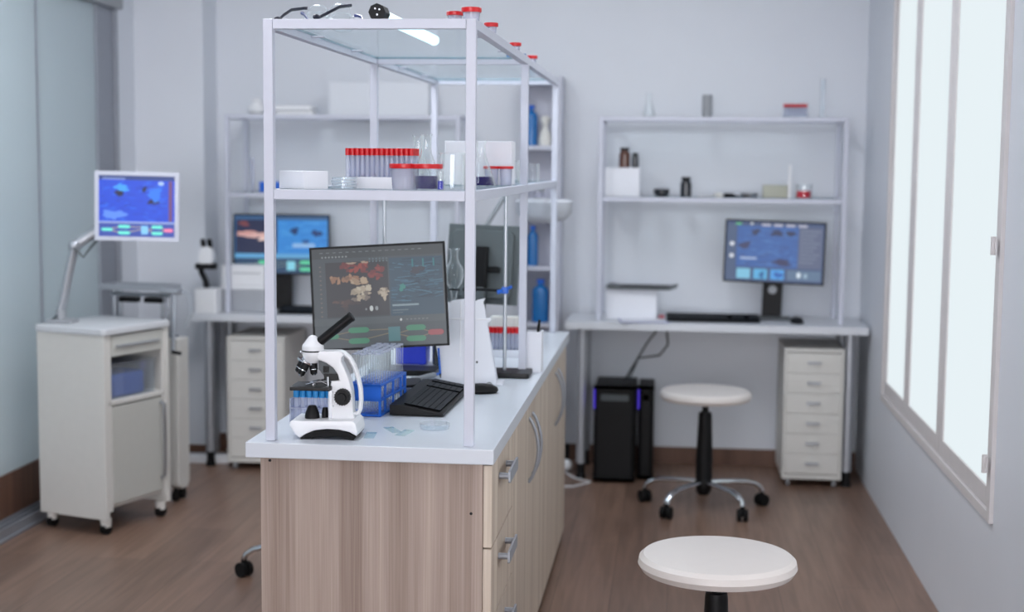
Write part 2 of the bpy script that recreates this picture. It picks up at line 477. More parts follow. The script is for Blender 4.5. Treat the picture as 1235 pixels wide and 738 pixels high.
ceiling_light(-3.4, 4.0, 'white ceiling light panel beyond the glass partition', 215)

# ------------------------------------------------------------------ island
def bow_handle(a, b, parent, out=.028):
    """bow pull between two points on a face looking to +X"""
    a = Vector(a); b = Vector(b); pts = []
    for k in range(13):
        t = k / 12
        pts.append(a.lerp(b, t) + Vector((out * math.sin(PI * t) ** .7 if 0 < t < 1 else 0, 0, 0)))
    MB().tube(pts, .005, 8).build('handle', 'alu', parent)

def strap_handle(y0, y1, z, parent, x0):
    h = MB()
    for y in (y0, y1): h.cyl((x0, y, z), (x0 + .026, y, z), .008, seg=12)
    h.rbox(x0 + .024, x0 + .029, y0 - .014, y1 + .014, z - .015, z + .015, .005, 'X')
    h.build('handle', 'alu', parent)

IX0, IX1 = -.955, -.428
du = thing('drawer_unit', 'ash laminate drawer unit at the near end of the island under the white worktop', 'cabinet', (0, 3.268, 0))
b = MB()
b.box(IX0, IX1, 0, .022, 0, .762, .0015)
b.box(IX0, IX1, .022, .435, .06, .762, .001)
b.box(IX0 + .02, IX1 - .03, .03, .43, 0, .06)
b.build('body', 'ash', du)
d = MB()
for (x, z) in ((-.932, .752), (-.455, .642)): d.cyl((x, -.0008, z), (x, .004, z), .0035, seg=12)
d.build('screw_hole', 'black', du)
for k, (z0, z1) in enumerate(((.562, .755), (.382, .558), (.202, .378), (.03, .198))):
    dr = MB().box(IX1 + .001, IX1 + .021, .002, .433, z0, z1, .0015).build('drawer', 'ashlit', du)
    strap_handle(.14, .285, z1 - .052, dr, IX1 + .021)
def door_unit(y, L, label):
    c = thing('base_cabinet', label, 'cabinet', (0, y, 0), 0, 'double door base cabinets of the island')
    b = MB(); b.box(IX0, IX1, 0, L, .06, .762, .001); b.box(IX0 + .02, IX1 - .03, .005, L - .005, 0, .06)
    b.build('body', 'ash', c)
    for s_, (a, e) in enumerate(((.002, L / 2 - .0015), (L / 2 + .0015, L - .002))):
        dd = MB().box(IX1 + .001, IX1 + .021, a, e, .03, .755, .0015).build('door', 'ashlit', c)
        hy = e - .045 if s_ == 0 else a + .045
        bow_handle((IX1 + .021, hy, .53), (IX1 + .021, hy, .72), dd)
    return c
door_unit(3.706, .925, 'ash laminate double door cabinet in the middle of the island')
door_unit(4.634, .93, 'ash laminate double door cabinet at the far end of the island')
tag(MB().box(-.982, -.399, 3.236, 5.607, .7635, .80, .003).build('worktop', 'counter'), 'long white worktop lying on the ash island cabinets', 'worktop')

# display shelf of white square bars with glass shelves
def shelf_unit(name, label, xs, ys, zfeet, levels, bar, glass='shelfglass', group=None):
    """levels: list of top heights of each shelf (rail frame with a glass sheet inside)"""
    x0, x1 = xs; t = thing(name, label, 'shelf', (x0, ys[0], zfeet), 0, group)
    h = bar / 2; ztop = levels[-1] - zfeet
    W = x1 - x0
    for y in ys:
        for x in (0, W):
            MB().box(x - h, x + h, y - ys[0] - h, y - ys[0] + h, 0, ztop, .0015).build('post', 'whitemetal', t)
    for lv in levels:
        z1 = lv - zfeet; z0 = z1 - bar; e = .0005
        if lv == levels[-1]: z1 -= .0006
        for y in ys:
            MB().box(h + e, W - h - e, y - ys[0] - h + e, y - ys[0] + h - e, z0, z1, .001).build('rail', 'whitemetal', t)
        for ya, yb in zip(ys, ys[1:]):
            for x in (0, W):
                MB().box(x - h + e, x + h - e, ya - ys[0] + h + e, yb - ys[0] - h - e, z0, z1, .001).build('rail', 'whitemetal', t)
            g = MB(); ga, gb = ya - ys[0] + h + .002, yb - ys[0] - h - .002
            g.box(h + .002, W - h - .002, ga, gb, z1 - .0062, z1 - .0002)
            go = g.build('glass_shelf', [glass, 'glassedge'], t, smooth=False)
            for p in go.data.polygons:
                if abs(p.normal.z) < .5: p.material_index = 1
            for x, sg in ((h, 1), (W - h, -1)):
                for q in (.3, .7):
                    yy = ga + (gb - ga) * q
                    MB().box(min(x, x + sg * .03), max(x, x + sg * .03), yy - .012, yy + .012, z1 - .0105, z1 - .0066, .0008).build('shelf_clip', 'whitemetal', t)
    return t
shelf_unit('glass_shelf_unit', 'tall white metal shelf with glass boards standing on the island worktop', (-.928, -.461), (3.27, 4.44, 5.565), .8005, (1.386, 1.772), .0225)

# ------------------------------------------------------------------ bench microscope
mic = thing('microscope', 'white compound microscope with black eyepiece tube on the near corner of the island', 'microscope', (-.812, 3.345, .8005), math.radians(2))
mic.scale = (1, 1, 1.04)
k_ = 1 / 4.61 / 528.0
def mz(p): return ((p[0] - 250) * k_, (705 - p[1]) * k_)
base = MB()
poly = [mz(p) for p in ((50, 632), (54, 614), (70, 604), (420, 598), (438, 616), (447, 660), (440, 684), (400, 664), (340, 652), (270, 649), (200, 658), (150, 678), (112, 703), (84, 680))]
base.prism(poly, -.052, .052, 'XZ', .005)
base.build('base', 'whiteplastic', mic, ang=25)
foot = MB()
poly = [mz(p) for p in ((112, 704), (150, 680), (200, 660), (270, 651), (340, 654), (400, 666), (441, 686), (425, 704), (380, 694), (320, 688), (260, 688), (200, 694), (165, 704))]
foot.prism(poly, -.0535, .0535, 'XZ', .001)
foot.build('foot', 'rubber', mic)
ar = MB()
poly = [mz(p) for p in ((258, 618), (266, 580), (272, 430), (280, 392), (326, 388), (316, 352), (290, 318), (250, 292), (205, 276), (192, 262), (194, 236), (212, 227), (325, 224), (345, 230), (352, 250), (340, 262), (338, 284), (362, 330), (385, 385), (398, 440), (404, 510), (406, 560), (418, 616))]
ar.prism(poly, -.019, .019, 'XZ', .004)
ar.build('arm', 'whiteplastic', mic, ang=25)
hd = MB()
path = [(322, 232), (352, 240), (382, 268), (408, 312), (430, 372), (444, 440), (447, 500), (442, 550), (432, 574), (396, 578)]
hd.tube([(mz(p)[0], 0, mz(p)[1]) for p in path], .005, 12, flat=(.013, .0052))
hd.build('handle', 'whiteplastic', mic)
gr = MB()
poly = [mz(p) for p in ((205, 275), (250, 290), (290, 318), (316, 352), (326, 386), (282, 388), (240, 372), (205, 330))]
gr.prism(poly, -.012, .012, 'XZ'); gr.build('arm_recess', 'darkgrey', mic)
def mrz(p): return ((p[0] - 165) * k_, p[1])
he = MB(); cxm, _ = mz((165, 0)); zf = lambda y: (705 - y) * k_
he.lathe([(0, zf(298)), (.0135, zf(297)), (.0190, zf(282)), (.0235, zf(262)), (.0252, zf(250)), (.0254, zf(234))], (cxm, 0, 0), 40)
he.lathe([(.0256, zf(226)), (.0260, zf(222)), (.0258, zf(205)), (.0246, zf(197)), (.0095, zf(151)), (.0055, zf(145)), (0, zf(143))], (cxm, 0, 0), 40)
he.build('head', 'whiteplastic', mic, ang=30)
MB().lathe([(0, zf(234)), (.0246, zf(234)), (.0250, zf(230)), (.0246, zf(225.5)), (0, zf(225.5))], (cxm, 0, 0), 40).build('head_ring', 'black', mic)
ey = MB()
a = Vector((mz((196, 186))[0], 0, mz((196, 186))[1])); e = Vector((mz((386, 38))[0], 0, mz((386, 38))[1]))
dv = (e - a).normalized()
ey.cyl(a, e, .0105, .0112, 24); ey.cyl(e, e + dv * .004, .0125, .0115, 24)
ey.build('eyepiece', 'black', mic)
nose = MB()
n0 = Vector((mz((128, 284))[0], 0, mz((128, 284))[1])); nd = Vector((-.38, 0, -.92)).normalized()
nose.cyl(n0, n0 + nd * .004, .0225, .0225, 32); nose.ball(n0 + nd * .004, .013)
nose.ball((mz((97, 238))[0], -.004, mz((97, 238))[1]), .0035)
nose.build('nosepiece', 'chrome', mic)
for (p, q, ln, yy) in (((108, 294), (76, 352), 1, -.004), ((132, 298), (100, 366), 1, -.014), ((166, 294), (172, 366), 1, -.002)):
    ob = MB(); a = Vector((mz(p)[0], yy, mz(p)[1])); e = Vector((mz(q)[0], yy * 1.4, mz(q)[1])); d_ = (e - a)
    ob.cyl(a, a + d_ * .55, .0098); ob.cyl(a + d_ * .55, a + d_ * .9, .0088, .0078); ob.mi = 1
    ob.cyl(a + d_ * .5, a + d_ * .55, .0103); ob.cyl(a + d_ * .9, e, .006, .0045)
    ob.build('objective', ['black', 'chrome'], mic)
stg = MB()
x0, z1 = mz((52, 418)); x1, z0 = mz((286, 440))
stg.box(x0, x1, -.045, .045, z0, z1, .0015)
stg.box(mz((235, 0))[0], mz((318, 0))[0], -.014, .014, zf(392), zf(352), .001)
stg.box(mz((228, 0))[0], mz((268, 0))[0], -.012, .012, zf(350), zf(308), .001, mtx=None)
stg.build('stage', 'blackm', mic)
cl = MB()
for yy in (-.022, .022):
    cl.tube([(mz((262, 0))[0], yy, zf(412)), (mz((230, 0))[0], yy * .9, zf(398)), (mz((180, 0))[0], yy * .8, zf(402)), (mz((132, 0))[0], yy * .6, zf(415))], .0022, 6)
    cl.cyl((mz((262, 0))[0], yy, zf(418)), (mz((262, 0))[0], yy, zf(366)), .0028)
cl.cyl((mz((168, 0))[0], 0, zf(418)), (mz((168, 0))[0], 0, zf(402)), .010)
cl.build('stage_clip', 'chrome', mic)
lamp = MB(); lamp.lathe([(.0178, zf(606)), (.0174, zf(586)), (.0155, zf(568)), (.0110, zf(541)), (.009, zf(533)), (0, zf(531))], (mz((166, 0))[0], -.012, 0))
lamp.build('illuminator', 'black', mic)
kn = MB(); kn.lathe([(.0085, zf(606)), (.0078, zf(570)), (.0055, zf(545)), (0, zf(543))], (mz((238, 0))[0], -.006, 0)); kn.build('dimmer_knob', 'black', mic)
for sg in (-1, 1):
    fk = MB(); c0 = Vector((mz((350, 0))[0], 0, zf(476)))
    fk.cyl(c0 + Vector((0, sg * .019, 0)), c0 + Vector((0, sg * .036, 0)), .0182, .0175, 30)
    fk.cyl(c0 + Vector((0, sg * .036, 0)), c0 + Vector((0, sg * .044, 0)), .011, .010, 24)
    for j in range(20):
        a_ = 2 * PI * j / 20
        p = c0 + Vector((.018 * math.cos(a_), 0, .018 * math.sin(a_)))
        fk.cyl(p + Vector((0, sg * .021, 0)), p + Vector((0, sg * .034, 0)), .0017, seg=6)
    fk.build('focus_knob', 'black', mic)
col = MB(); col.box(mz((262, 0))[0], mz((284, 0))[0], -.0195, .0195, zf(612), zf(442), .001)
for (px, py) in ((292, 452), (292, 530)): col.cyl((mz((px, 0))[0], -.0198, zf(py)), (mz((px, 0))[0], -.018, zf(py)), .002, seg=10)
col.build('rack_slide', 'steel', mic)

# clear rack with blue-capped vials behind the microscope
rk = thing('vial_rack', 'clear low rack behind the microscope filled with blue capped vials', 'rack', (-.885, 3.53, .8005), math.radians(-2))
r = MB(); r.box(-.062, .075, -.03, .03, 0, .006, .001); r.box(-.062, .075, -.03, .03, .034, .038, .001)
r.box(-.062, -.058, -.03, .03, 0, .06, .001); r.box(.071, .075, -.03, .03, 0, .06, .001)
r.box(-.062, .075, .029, .031, .006, .06, .0005); r.build('rack_body', 'tubem', rk)
vial0 = None
for j in range(2):
    for i in range(7):
        loc = (-.885 - .048 + i * .0165, 3.515 + j * .022, .8070)
        if vial0 is None:
            vial0 = thing('vial', 'small clear vial with blue cap standing in the clear rack behind the microscope', 'vial', loc, 0, 'blue capped vials behind the microscope')
            MB().cyl((0, 0, 0), (0, 0, .058), .0058, seg=14).build('vial_body', 'tubem', vial0)
            c_ = MB(); c_.cyl((0, 0, .056), (0, 0, .078), .0080, .0078, 16); c_.build('cap', 'bluelid', vial0)
        else: dup(vial0, loc)

# blue test-tube rack with glass tubes
RA = math.radians(-5.0)
tr = thing('test_tube_rack', 'bright blue plastic rack full of empty glass test tubes beside the microscope', 'rack', (-.770, 3.735, .8005), RA)
r = MB()
L2, W2 = .122, .043
r.box(-W2, W2, -L2, L2, 0, .006, .0015)
r.build('rack_base', 'blue', tr)
def perforated(z, t):
    """tray with rows of holes: strips between the tubes"""
    m_ = MB(); xs = [-.03 + .02 * i for i in range(4)]; ys = [-.108 + .024 * i for i in range(10)]
    hw = .0088
    edges = [-W2] + [v for x in xs for v in (x - hw, x + hw)] + [W2]
    for i in range(0, len(edges), 2): m_.box(edges[i], edges[i + 1], -L2, L2, z, z + t)
    ey_ = [-L2] + [v for y in ys for v in (y - hw, y + hw)] + [L2]
    for x in xs:
        for i in range(0, len(ey_), 2): m_.box(x - hw, x + hw, ey_[i], ey_[i + 1], z, z + t)
    return m_
perforated(.040, .005).build('middle_tray', 'blue', tr)
perforated(.078, .006).build('top_tray', 'blue', tr)
for y in (-L2, L2 - .005):
    e_ = MB(); e_.box(-W2, W2, y, y + .005, .042, .082)
    for x in (-W2, W2 - .006): e_.box(x, x + .006, y, y + .005, .005, .043)
    e_.build('rack_end', 'blue', tr)
for q in (-1, 0, 1):
    for x in (-W2, W2 - .004): MB().box(x, x + .004, q * .075 - .003, q * .075 + .003, .005, .080).build('rack_strut', 'blue', tr)
tube0 = None
TM = T(-.770, 3.735, .8005) @ RZ(RA)
for i in range(4):
    for j in range(10):
        p = TM @ Vector((-.03 + .02 * i, -.108 + .024 * j, .0065 + random.uniform(0, .003)))
        if tube0 is None:
            m_ = MB()
            m_.lathe([(0, 0), (.0045, .0012), (.0068, .006), (.0072, .012), (.0072, .1515)], seg=18)
            tube0 = tag(m_.build('test_tube', 'tube', None, p), 'empty glass test tube standing in the blue rack by the microscope', 'test tube', 'glass test tubes in the blue rack')
            MB().lathe([(.0070, .150), (.0083, .1515), (.0083, .1535), (.0066, .1535), (.0062, .151)], seg=18).build('rim', 'tubem', tube0)
        else: dup(tube0, p)

# petri dish and slides on the worktop
def petri(loc, label, r=.037, group=None):
    t = thing('petri_dish', label, 'petri dish', loc, 0, group)
    MB().lathe([(0, 0), (r - .002, 0), (r - .002, .011), (r - .003, .011), (r - .003, .0015), (0, .0015)], seg=36).build('dish', 'plasticclear', t)
    MB().lathe([(r, .005), (r, .0135), (0, .0135), (0, .0125), (r - .001, .0125), (r - .001, .005), (r, .005)], seg=36).build('lid', 'plasticclear', t)
    return t
petri((-.576, 3.478, .8005), 'round clear petri dish lying alone in front of the keyboard')
for k, (x, y, a, lab) in enumerate(((-.712, 3.36, .1, 'clear glass microscope slide nearest the microscope foot'), (-.672, 3.435, .5, 'clear glass slide in the middle of the three slides'), (-.636, 3.40, -.15, 'clear greenish glass slide nearest the petri dish'))):
    s_ = MB().box(-.0125, .0125, -.038, .038, 0, .0015); s_.box(-.0124, .0124, .018, .0378, .00151, .0017)
    tag(s_.build('microscope_slide', 'slide', None, (x, y, .8005 + .0004 * k), (0, 0, a)), lab, 'slide')

# keyboards
def keyboard(label, loc, rz, L=.44, W=.14, feet=True, group=None):
    t = thing('keyboard', label, 'keyboard', loc, rz, group)
    b = MB(); tilt = .016
    poly = [(-W / 2, .002), (W / 2, .002), (W / 2, .012 + tilt), (W / 2 - .03, .016 + tilt * .8), (-W / 2 + .004, .010), (-W / 2, .008)]
    b.prism(poly, -L / 2, L / 2, 'YZ', .0015); b.build('case', 'black', t)
    t_ = bmesh.new(); rows, cols = 6, 21; sl_ = (tilt * .8 + .006) / (W - .034)
    vv = [[t_.verts.new((-L / 2 + .012 + c * (L - .024) / cols, -W / 2 + .010 + r_ * (W - .045) / rows, .0112 + (.010 + r_ * (W - .045) / rows) * sl_)) for c in range(cols + 1)] for r_ in range(rows + 1)]
    for r_ in range(rows):
        c = 0
        while c < cols:
            n_ = 6 if (r_ == 0 and c == 4) else (2 if (r_ in (1, 2) and c in (0, 12)) else 1)
            f_ = t_.faces.new([vv[r_][q] for q in range(c, c + n_ + 1)] + [vv[r_ + 1][q] for q in range(c + n_, c - 1, -1)])
            if c in (14, 18): f_.material_index = 1
            c += n_
    keep = [f for f in t_.faces if f.material_index == 0]
    bmesh.ops.inset_individual(t_, faces=keep, thickness=.0020, depth=0)
    bmesh.ops.inset_individual(t_, faces=keep, thickness=.0010, depth=.0030)
    me_ = bpy.data.meshes.new('keys')
    kset = set(keep)
    for f in t_.faces: f.material_index = 1 if f in kset else 0; f.smooth = False
    t_.to_mesh(me_); t_.free(); me_.materials.append(MT['keywell']); me_.materials.append(MT['keytop'])
    ko = bpy.data.objects.new('keys', me_); COL.objects.link(ko); ko.parent = t
    if feet:
        ft = MB()
        for x in (-L / 2 + .03, L / 2 - .03): ft.box(x - .008, x + .008, W / 2 - .02, W / 2 - .012, 0, .012, .001)
        ft.build('foot', 'black', t)
    return t
kb_dir = math.atan2(.50, .06)
keyboard('black computer keyboard lying lengthwise on the island worktop', (-.646, 3.865, .8006), math.radians(89), .46, .14)
mo = thing('mouse', 'black computer mouse beside the keyboard on the island', 'mouse', (-.538, 4.045, .8006), math.radians(-75))
m_ = MB(); m_.lathe([(0, 0), (.027, 0), (.030, .007), (.028, .016), (.019, .025), (0, .028)], seg=24, mtx=Matrix.Diagonal((1, 1.7, 1, 1)))
m_.build('body', 'black', mo); MB().cyl((-.004, .025, .023), (.004, .025, .023), .008, seg=14).build('scroll_wheel', 'greyplastic', mo)
# pipette (blue strip) and small grey holder behind the rack
pp = thing('pipette', 'blue and grey hand pipette lying behind the blue tube rack', 'pipette', (-.742, 4.23, .8006), math.radians(160))
MB().tube([(0, -.08, .010), (0, .0, .010), (0, .05, .011)], .008, 10).build('grip', 'greyplastic', pp)
MB().tube([(0, -.08, .010), (0, -.17, .008)], .004, 8).build('tip', 'blue', pp)

# ------------------------------------------------------------------ screens
def screen(w, h, bg, shapes, strength, parent, name='screen', y=0.0):
    """flat display facing -Y; shapes in 0..1 coordinates: ('r',x0,y0,x1,y1,col) ('e',x,y,rx,ry,col) ('b',x,y,rx,ry,col,seed) ('l',x0,y0,x1,y1,t,col)"""
    bm = bmesh.new(); lay = bm.loops.layers.float_color.new('pix'); n = [0]
    def poly(pts, c):
        d = y - .00002 * n[0]; n[0] += 1
        vs = [bm.verts.new(((px - .5) * w, d, (py - .5) * h)) for px, py in pts]
        try: f = bm.faces.new(vs)
        except Exception: return
        f.normal_update()
        if f.normal.y > 0: f.normal_flip()
        for lp in f.loops: lp[lay] = lin(c)
    poly([(0, 0), (1, 0), (1, 1), (0, 1)], bg)
    asp = w / h
    for s_ in shapes:
        k = s_[0]
        if k == 'r': poly([(s_[1], s_[2]), (s_[3], s_[2]), (s_[3], s_[4]), (s_[1], s_[4])], s_[5])
        elif k == 'e': poly([(s_[1] + s_[3] * math.cos(2 * PI * i / 18), s_[2] + s_[4] * math.sin(2 * PI * i / 18)) for i in range(18)], s_[5])
        elif k == 'b':
            rnd = random.Random(s_[6]); ph = [rnd.uniform(0, 6.28) for _ in range(4)]
            pts = []
            for i in range(26):
                a = 2 * PI * i / 26; q = 1 + .22 * math.sin(2 * a + ph[0]) + .16 * math.sin(3 * a + ph[1]) + .13 * math.sin(5 * a + ph[2]) + .1 * math.sin(8 * a + ph[3])
                pts.append((s_[1] + s_[3] * q * math.cos(a), s_[2] + s_[4] * q * math.sin(a)))
            poly(pts, s_[5])
        elif k == 'l':
            x0, y0, x1, y1, t_, c = s_[1:7]; dx, dy = (x1 - x0) * asp, y1 - y0; ll = math.hypot(dx, dy) or 1
            ox, oy = -dy / ll * t_ / asp, dx / ll * t_
            poly([(x0 - ox, y0 - oy), (x1 - ox, y1 - oy), (x1 + ox, y1 + oy), (x0 + ox, y0 + oy)], c)
    me = bpy.data.meshes.new(name); bm.to_mesh(me); bm.free()
    me.materials.append(screen_mat('display_' + str(len(bpy.data.materials)), strength, 0.03 if strength < .9 else 0.008))
    o = bpy.data.objects.new(name, me); COL.objects.link(o); o.parent = parent
    return o

def flow(sh, y0, hgt, green, teal, red, line):
    """row of pill shapes joined by thin lines"""
    c = y0 + hgt / 2
    for (a, b) in (((.10, c), (.30, c + hgt * .25)), ((.10, c), (.30, c - hgt * .25)), ((.34, c + hgt * .25), (.62, c + hgt * .25)), ((.34, c - hgt * .25), (.60, c + .1 * hgt)), ((.62, c), (.77, c + hgt * .25)), ((.62, c), (.77, c - hgt * .25)), ((.78, c + hgt * .25), (.90, c)), ((.78, c - hgt * .25), (.90, c))):
        sh.append(('l', a[0], a[1], b[0], b[1], .004, line))
    def pill(x, y, rx, ry, col):
        sh.append(('r', x - rx * .6, y - ry, x + rx * .6, y + ry, col)); sh.append(('e', x - rx * .6, y, rx * .4, ry, col)); sh.append(('e', x + rx * .6, y, rx * .4, ry, col))
    pill(.11, c, .075, hgt * .13, green); pill(.335, c + hgt * .27, .08, hgt * .14, green); pill(.335, c - hgt * .27, .08, hgt * .14, green)
    sh.append(('r', .56, c - hgt * .36, .65, c + hgt * .36, teal))
    pill(.77, c + hgt * .27, .075, hgt * .14, green); pill(.77, c - hgt * .27, .075, hgt * .14, green); pill(.92, c, .06, hgt * .14, red)

def waves(sh, x0, x1, y0, y1, cols, n, seed):
    rnd = random.Random(seed)
    for i in range(n):
        a = rnd.uniform(x0, x1 - .05); b = min(x1, a + rnd.uniform(.03, .12)); y = rnd.uniform(y0 + .01, y1 - .01); dy = rnd.uniform(-.025, .025)
        yy = max(y0 + .005, min(y1 - .005, y + dy))
        sh.append(('l', a, y, b, yy, rnd.uniform(.002, .006), rnd.choice(cols)))

def monitor(name, label, loc, rot, w, h, bez, shell, shapes, bg, strength, stand=None, depth=.03, bezel='black'):
    """monitor whose centre is loc; its stand is given in the same local frame"""
    t = thing(name, label, 'monitor', loc, rot=rot)
    b = MB(); b.rbox(-w / 2, w / 2, 0, .012, -h / 2, h / 2, .004, 'Y', .0015)
    b.rbox(-w / 2 + .02, w / 2 - .02, .012, depth, -h / 2 + .02, h / 2 - .02, .02, 'Y', .004)
    b.build('shell', shell, t)
    f = MB(); e = -.0015
    f.box(-w / 2, w / 2, e, .002, h / 2 - bez, h / 2, .0006); f.box(-w / 2, w / 2, e, .002, -h / 2, -h / 2 + bez, .0006)
    f.box(-w / 2, -w / 2 + bez, e, .002, -h / 2 + bez, h / 2 - bez, .0006); f.box(w / 2 - bez, w / 2, e, .002, -h / 2 + bez, h / 2 - bez, .0006)
    f.build('bezel', bezel, t)
    if shapes is not None:
        screen(w - 2 * bez, h - 2 * bez, bg, shapes, strength, t, y=-.0004)
    return t

# -- screen of the main monitor (dim; haze of the reflected room mixed into its colours)
sh = [('r', 0, .90, 1, 1, (62, 67, 70)), ('r', .10, .30, .575, .86, (52, 52, 56)), ('r', .585, .30, .99, .88, (54, 76, 92))]
for i in range(16): sh.append(('r', .06 + i * .05, .955, .085 + i * .05, .962, (110, 116, 118)))
for i in range(8): sh.append(('e', .08 + i * .026, .915, .007, .009, (128, 134, 136)))
for i in range(12): sh.append(('e', .06, .82 - i * .045, .008, .006, (112, 104, 98)))
for i in range(6):
    for j in range(2): sh.append(('e', .44 + i * .026, .88 - j * .025, .006, .007, (96, 118, 124)))
rnd = random.Random(77)
for cx_, cy_, sx, sy, cols, n_, k0 in ((.33, .80, .10, .035, ((122, 58, 54), (140, 66, 58), (104, 50, 50)), 12, 100), (.44, .76, .05, .05, ((126, 60, 56), (108, 52, 52)), 8, 130), (.515, .74, .022, .06, ((132, 62, 58), (112, 54, 54)), 7, 150),
                                       (.24, .685, .09, .018, ((140, 106, 84), (120, 92, 76), (156, 122, 98)), 10, 170), (.36, .66, .05, .018, ((172, 152, 128), (150, 128, 106)), 7, 190),
                                       (.37, .54, .07, .065, ((182, 172, 154), (166, 154, 136), (148, 138, 122), (116, 106, 98)), 22, 210), (.535, .54, .03, .055, ((176, 164, 146), (150, 138, 122), (120, 110, 100)), 10, 240),
                                       (.25, .43, .10, .035, ((76, 62, 60), (88, 70, 64), (66, 58, 58)), 9, 260)):
    for i in range(n_):
        sh.append(('b', min(.545, max(.13, cx_ + rnd.uniform(-sx, sx))), cy_ + rnd.uniform(-sy, sy), rnd.uniform(.012, .034), rnd.uniform(.012, .032), rnd.choice(cols), k0 + i))
sh += [('b', .30, .845, .03, .012, (160, 140, 122), 8), ('b', .40, .85, .025, .012, (158, 138, 120), 9)]
sh.append(('r', .10, .30, .575, .315, (58, 64, 68)))
waves(sh, .585, .99, .42, .87, [(62, 96, 118), (50, 70, 86), (72, 108, 128), (46, 62, 76)], 110, 5)
for x in (.76, .84, .92): sh.append(('r', x, .78, x + .012, .86, (56, 116, 124)))
sh += [('b', .80, .75, .05, .035, (60, 62, 72), 31), ('b', .68, .58, .02, .04, (60, 128, 122), 32), ('e', .44, .385, .014, .028, (190, 196, 196)), ('e', .48, .385, .012, .022, (140, 146, 148)), ('e', .40, .38, .008, .012, (120, 126, 128))]
sh += [('r', .60, .395, .80, .415, (128, 146, 154)), ('r', .60, .35, .72, .362, (96, 112, 120)), ('r', .60, .325, .68, .335, (88, 102, 110)), ('r', 0, .23, 1, .30, (76, 84, 88)), ('e', .66, .26, .008, .014, (190, 196, 198))]
for i in range(6): sh.append(('r', .70 + i * .03, .255, .715 + i * .03, .265, (110, 118, 122)))
flow(sh, .02, .20, (66, 128, 100), (76, 118, 124), (150, 76, 82), (124, 116, 92))
rt = (math.radians(-6), math.radians(-3.6), math.radians(4))
mon = monitor('monitor', 'flat black monitor with dim tissue images standing on the island behind the microscope', (-.818, 3.98, 1.076), rt, .382, .292, .006, 'black', sh, (70, 77, 82), .82)
st = MB(); st.rbox(-.02, .02, .028, .05, -.24, .05, .006, 'Z'); st.build('stand_neck', 'black', mon)
st = MB(); st.rbox(-.09, .09, .0, .14, -.262, -.254, .02, 'Z', .002, mtx=Matrix.Rotation(math.radians(6), 4, 'X') @ T(0, .0, 0)); st.build('stand_foot', 'black', mon)

# ------------------------------------------------------------------ island, farther things
def retort(loc, label, xo, rodz):
    t = thing('retort_stand', label, 'retort stand', loc)
    MB().rbox(-.105, .105, -.062, .062, 0, .016, .008, 'Z', .003).build('base_plate', 'blackm', t)
    MB().cyl((xo, 0, .016), (xo, 0, rodz), .0055, seg=14).build('rod', 'steel', t)
    return t
retort((-.822, 4.40, .8005), 'retort stand with bare steel rod rising behind the dim monitor', -.066, .555)
rs = retort((-.535, 4.395, .8005), 'retort stand whose clamp holds the pear shaped flask', .024, .555)
cl = MB(); cl.tube([(.02, -.012, .263), (-.08, -.012, .266), (-.105, -.010, .264)], .0048, 8)
for q in range(1): 
    pts = [(-.1325 + .0165 * math.cos(a_ * PI / 8), -.010 + .0165 * math.sin(a_ * PI / 8), .264) for a_ in range(17)]
    cl.tube(pts, .0022, 6)
cl.build('clamp_arm', 'blackm', rs)
bo = MB(); bo.rbox(.014, .034, -.016, .008, .254, .274, .004, 'Z', .002); bo.cyl((.002, -.018, .258), (.016, -.012, .262), .0065); bo.cyl((.030, 0, .268), (.045, 0, .275), .005); bo.build('boss_head', 'blue', rs)
# flask held in the clamp
fl = MB(); fl.lathe([(0, .0), (.0085, .002), (.010, .02), (.012, .034), (.026, .056), (.031, .078), (.028, .100), (.016, .118), (.0125, .130), (.0125, .152), (.019, .160), (.0175, .160), (.011, .151), (.011, .130), (.0145, .117), (.0265, .099), (.0295, .078), (.0245, .057), (.0105, .035), (.0085, .02), (.007, .004), (0, .003)], seg=26)
tag(fl.build('round_flask', 'glass', None, (-.668, 4.385, 1.030)), 'pear shaped clear glass flask held in the retort stand clamp', 'flask')

# white folded stand
ws = thing('pipette_stand', 'white tapering plastic stand between the dim monitor and the red capped tubes', 'stand', (-.592, 4.19, .8005), math.radians(3))
ws.scale = (1, 1, 1.2)
p_ = MB(); tl = Matrix.Rotation(math.radians(-9), 4, 'X')
front = [(-.080, 0), (.082, 0), (.050, .152), (.062, .158), (.060, .166), (.046, .165), (.038, .205), (.044, .214), (.022, .210), (.006, .203), (-.012, .212), (-.034, .210), (-.058, .206), (-.060, .196), (-.068, .10), (-.100, .098)]
p_.prism(front, 0, .004, 'XZ', .001, mtx=tl); p_.build('front_panel', 'paperwhite', ws)
p_ = MB(); p_.prism([(-.078, 0), (.08, 0), (.04, .2), (-.05, .2)], 0, .004, 'XZ', .001, mtx=T(0, .085, 0) @ Matrix.Rotation(math.radians(13), 4, 'X')); p_.build('back_panel', 'paperwhite', ws)
p_ = MB(); p_.box(-.088, .098, -.012, .09, 0, .003, .001); p_.build('foot_plate', 'paperwhite', ws)
p_ = MB(); p_.box(-.066, .054, -.0035, 0, .160, .163, .0008, mtx=tl); p_.box(-.03, -.027, -.003, 0, .07, .205, .0005, mtx=tl); p_.build('rib', 'whiteplastic', ws)
p_ = MB(); p_.cyl((.022, -.001, .056), (.022, .001, .056), .003, seg=10); p_.bm.verts.ensure_lookup_table(); bmesh.ops.transform(p_.bm, matrix=tl, verts=p_.bm.verts); p_.build('screw', 'black', ws)
pen = thing('pen', 'thin blue pen leaning against the left edge of the white stand', 'pen', (-.672, 4.165, .852), 0)
MB().tube([(0, -.012, -.015), (-.006, -.010, .06)], .0032, 8).build('barrel', 'blue', pen); MB().cyl((.0013, -.0125, -.028), (0, -.012, -.015), .0012, .0032, 8).build('nib', 'black', pen)
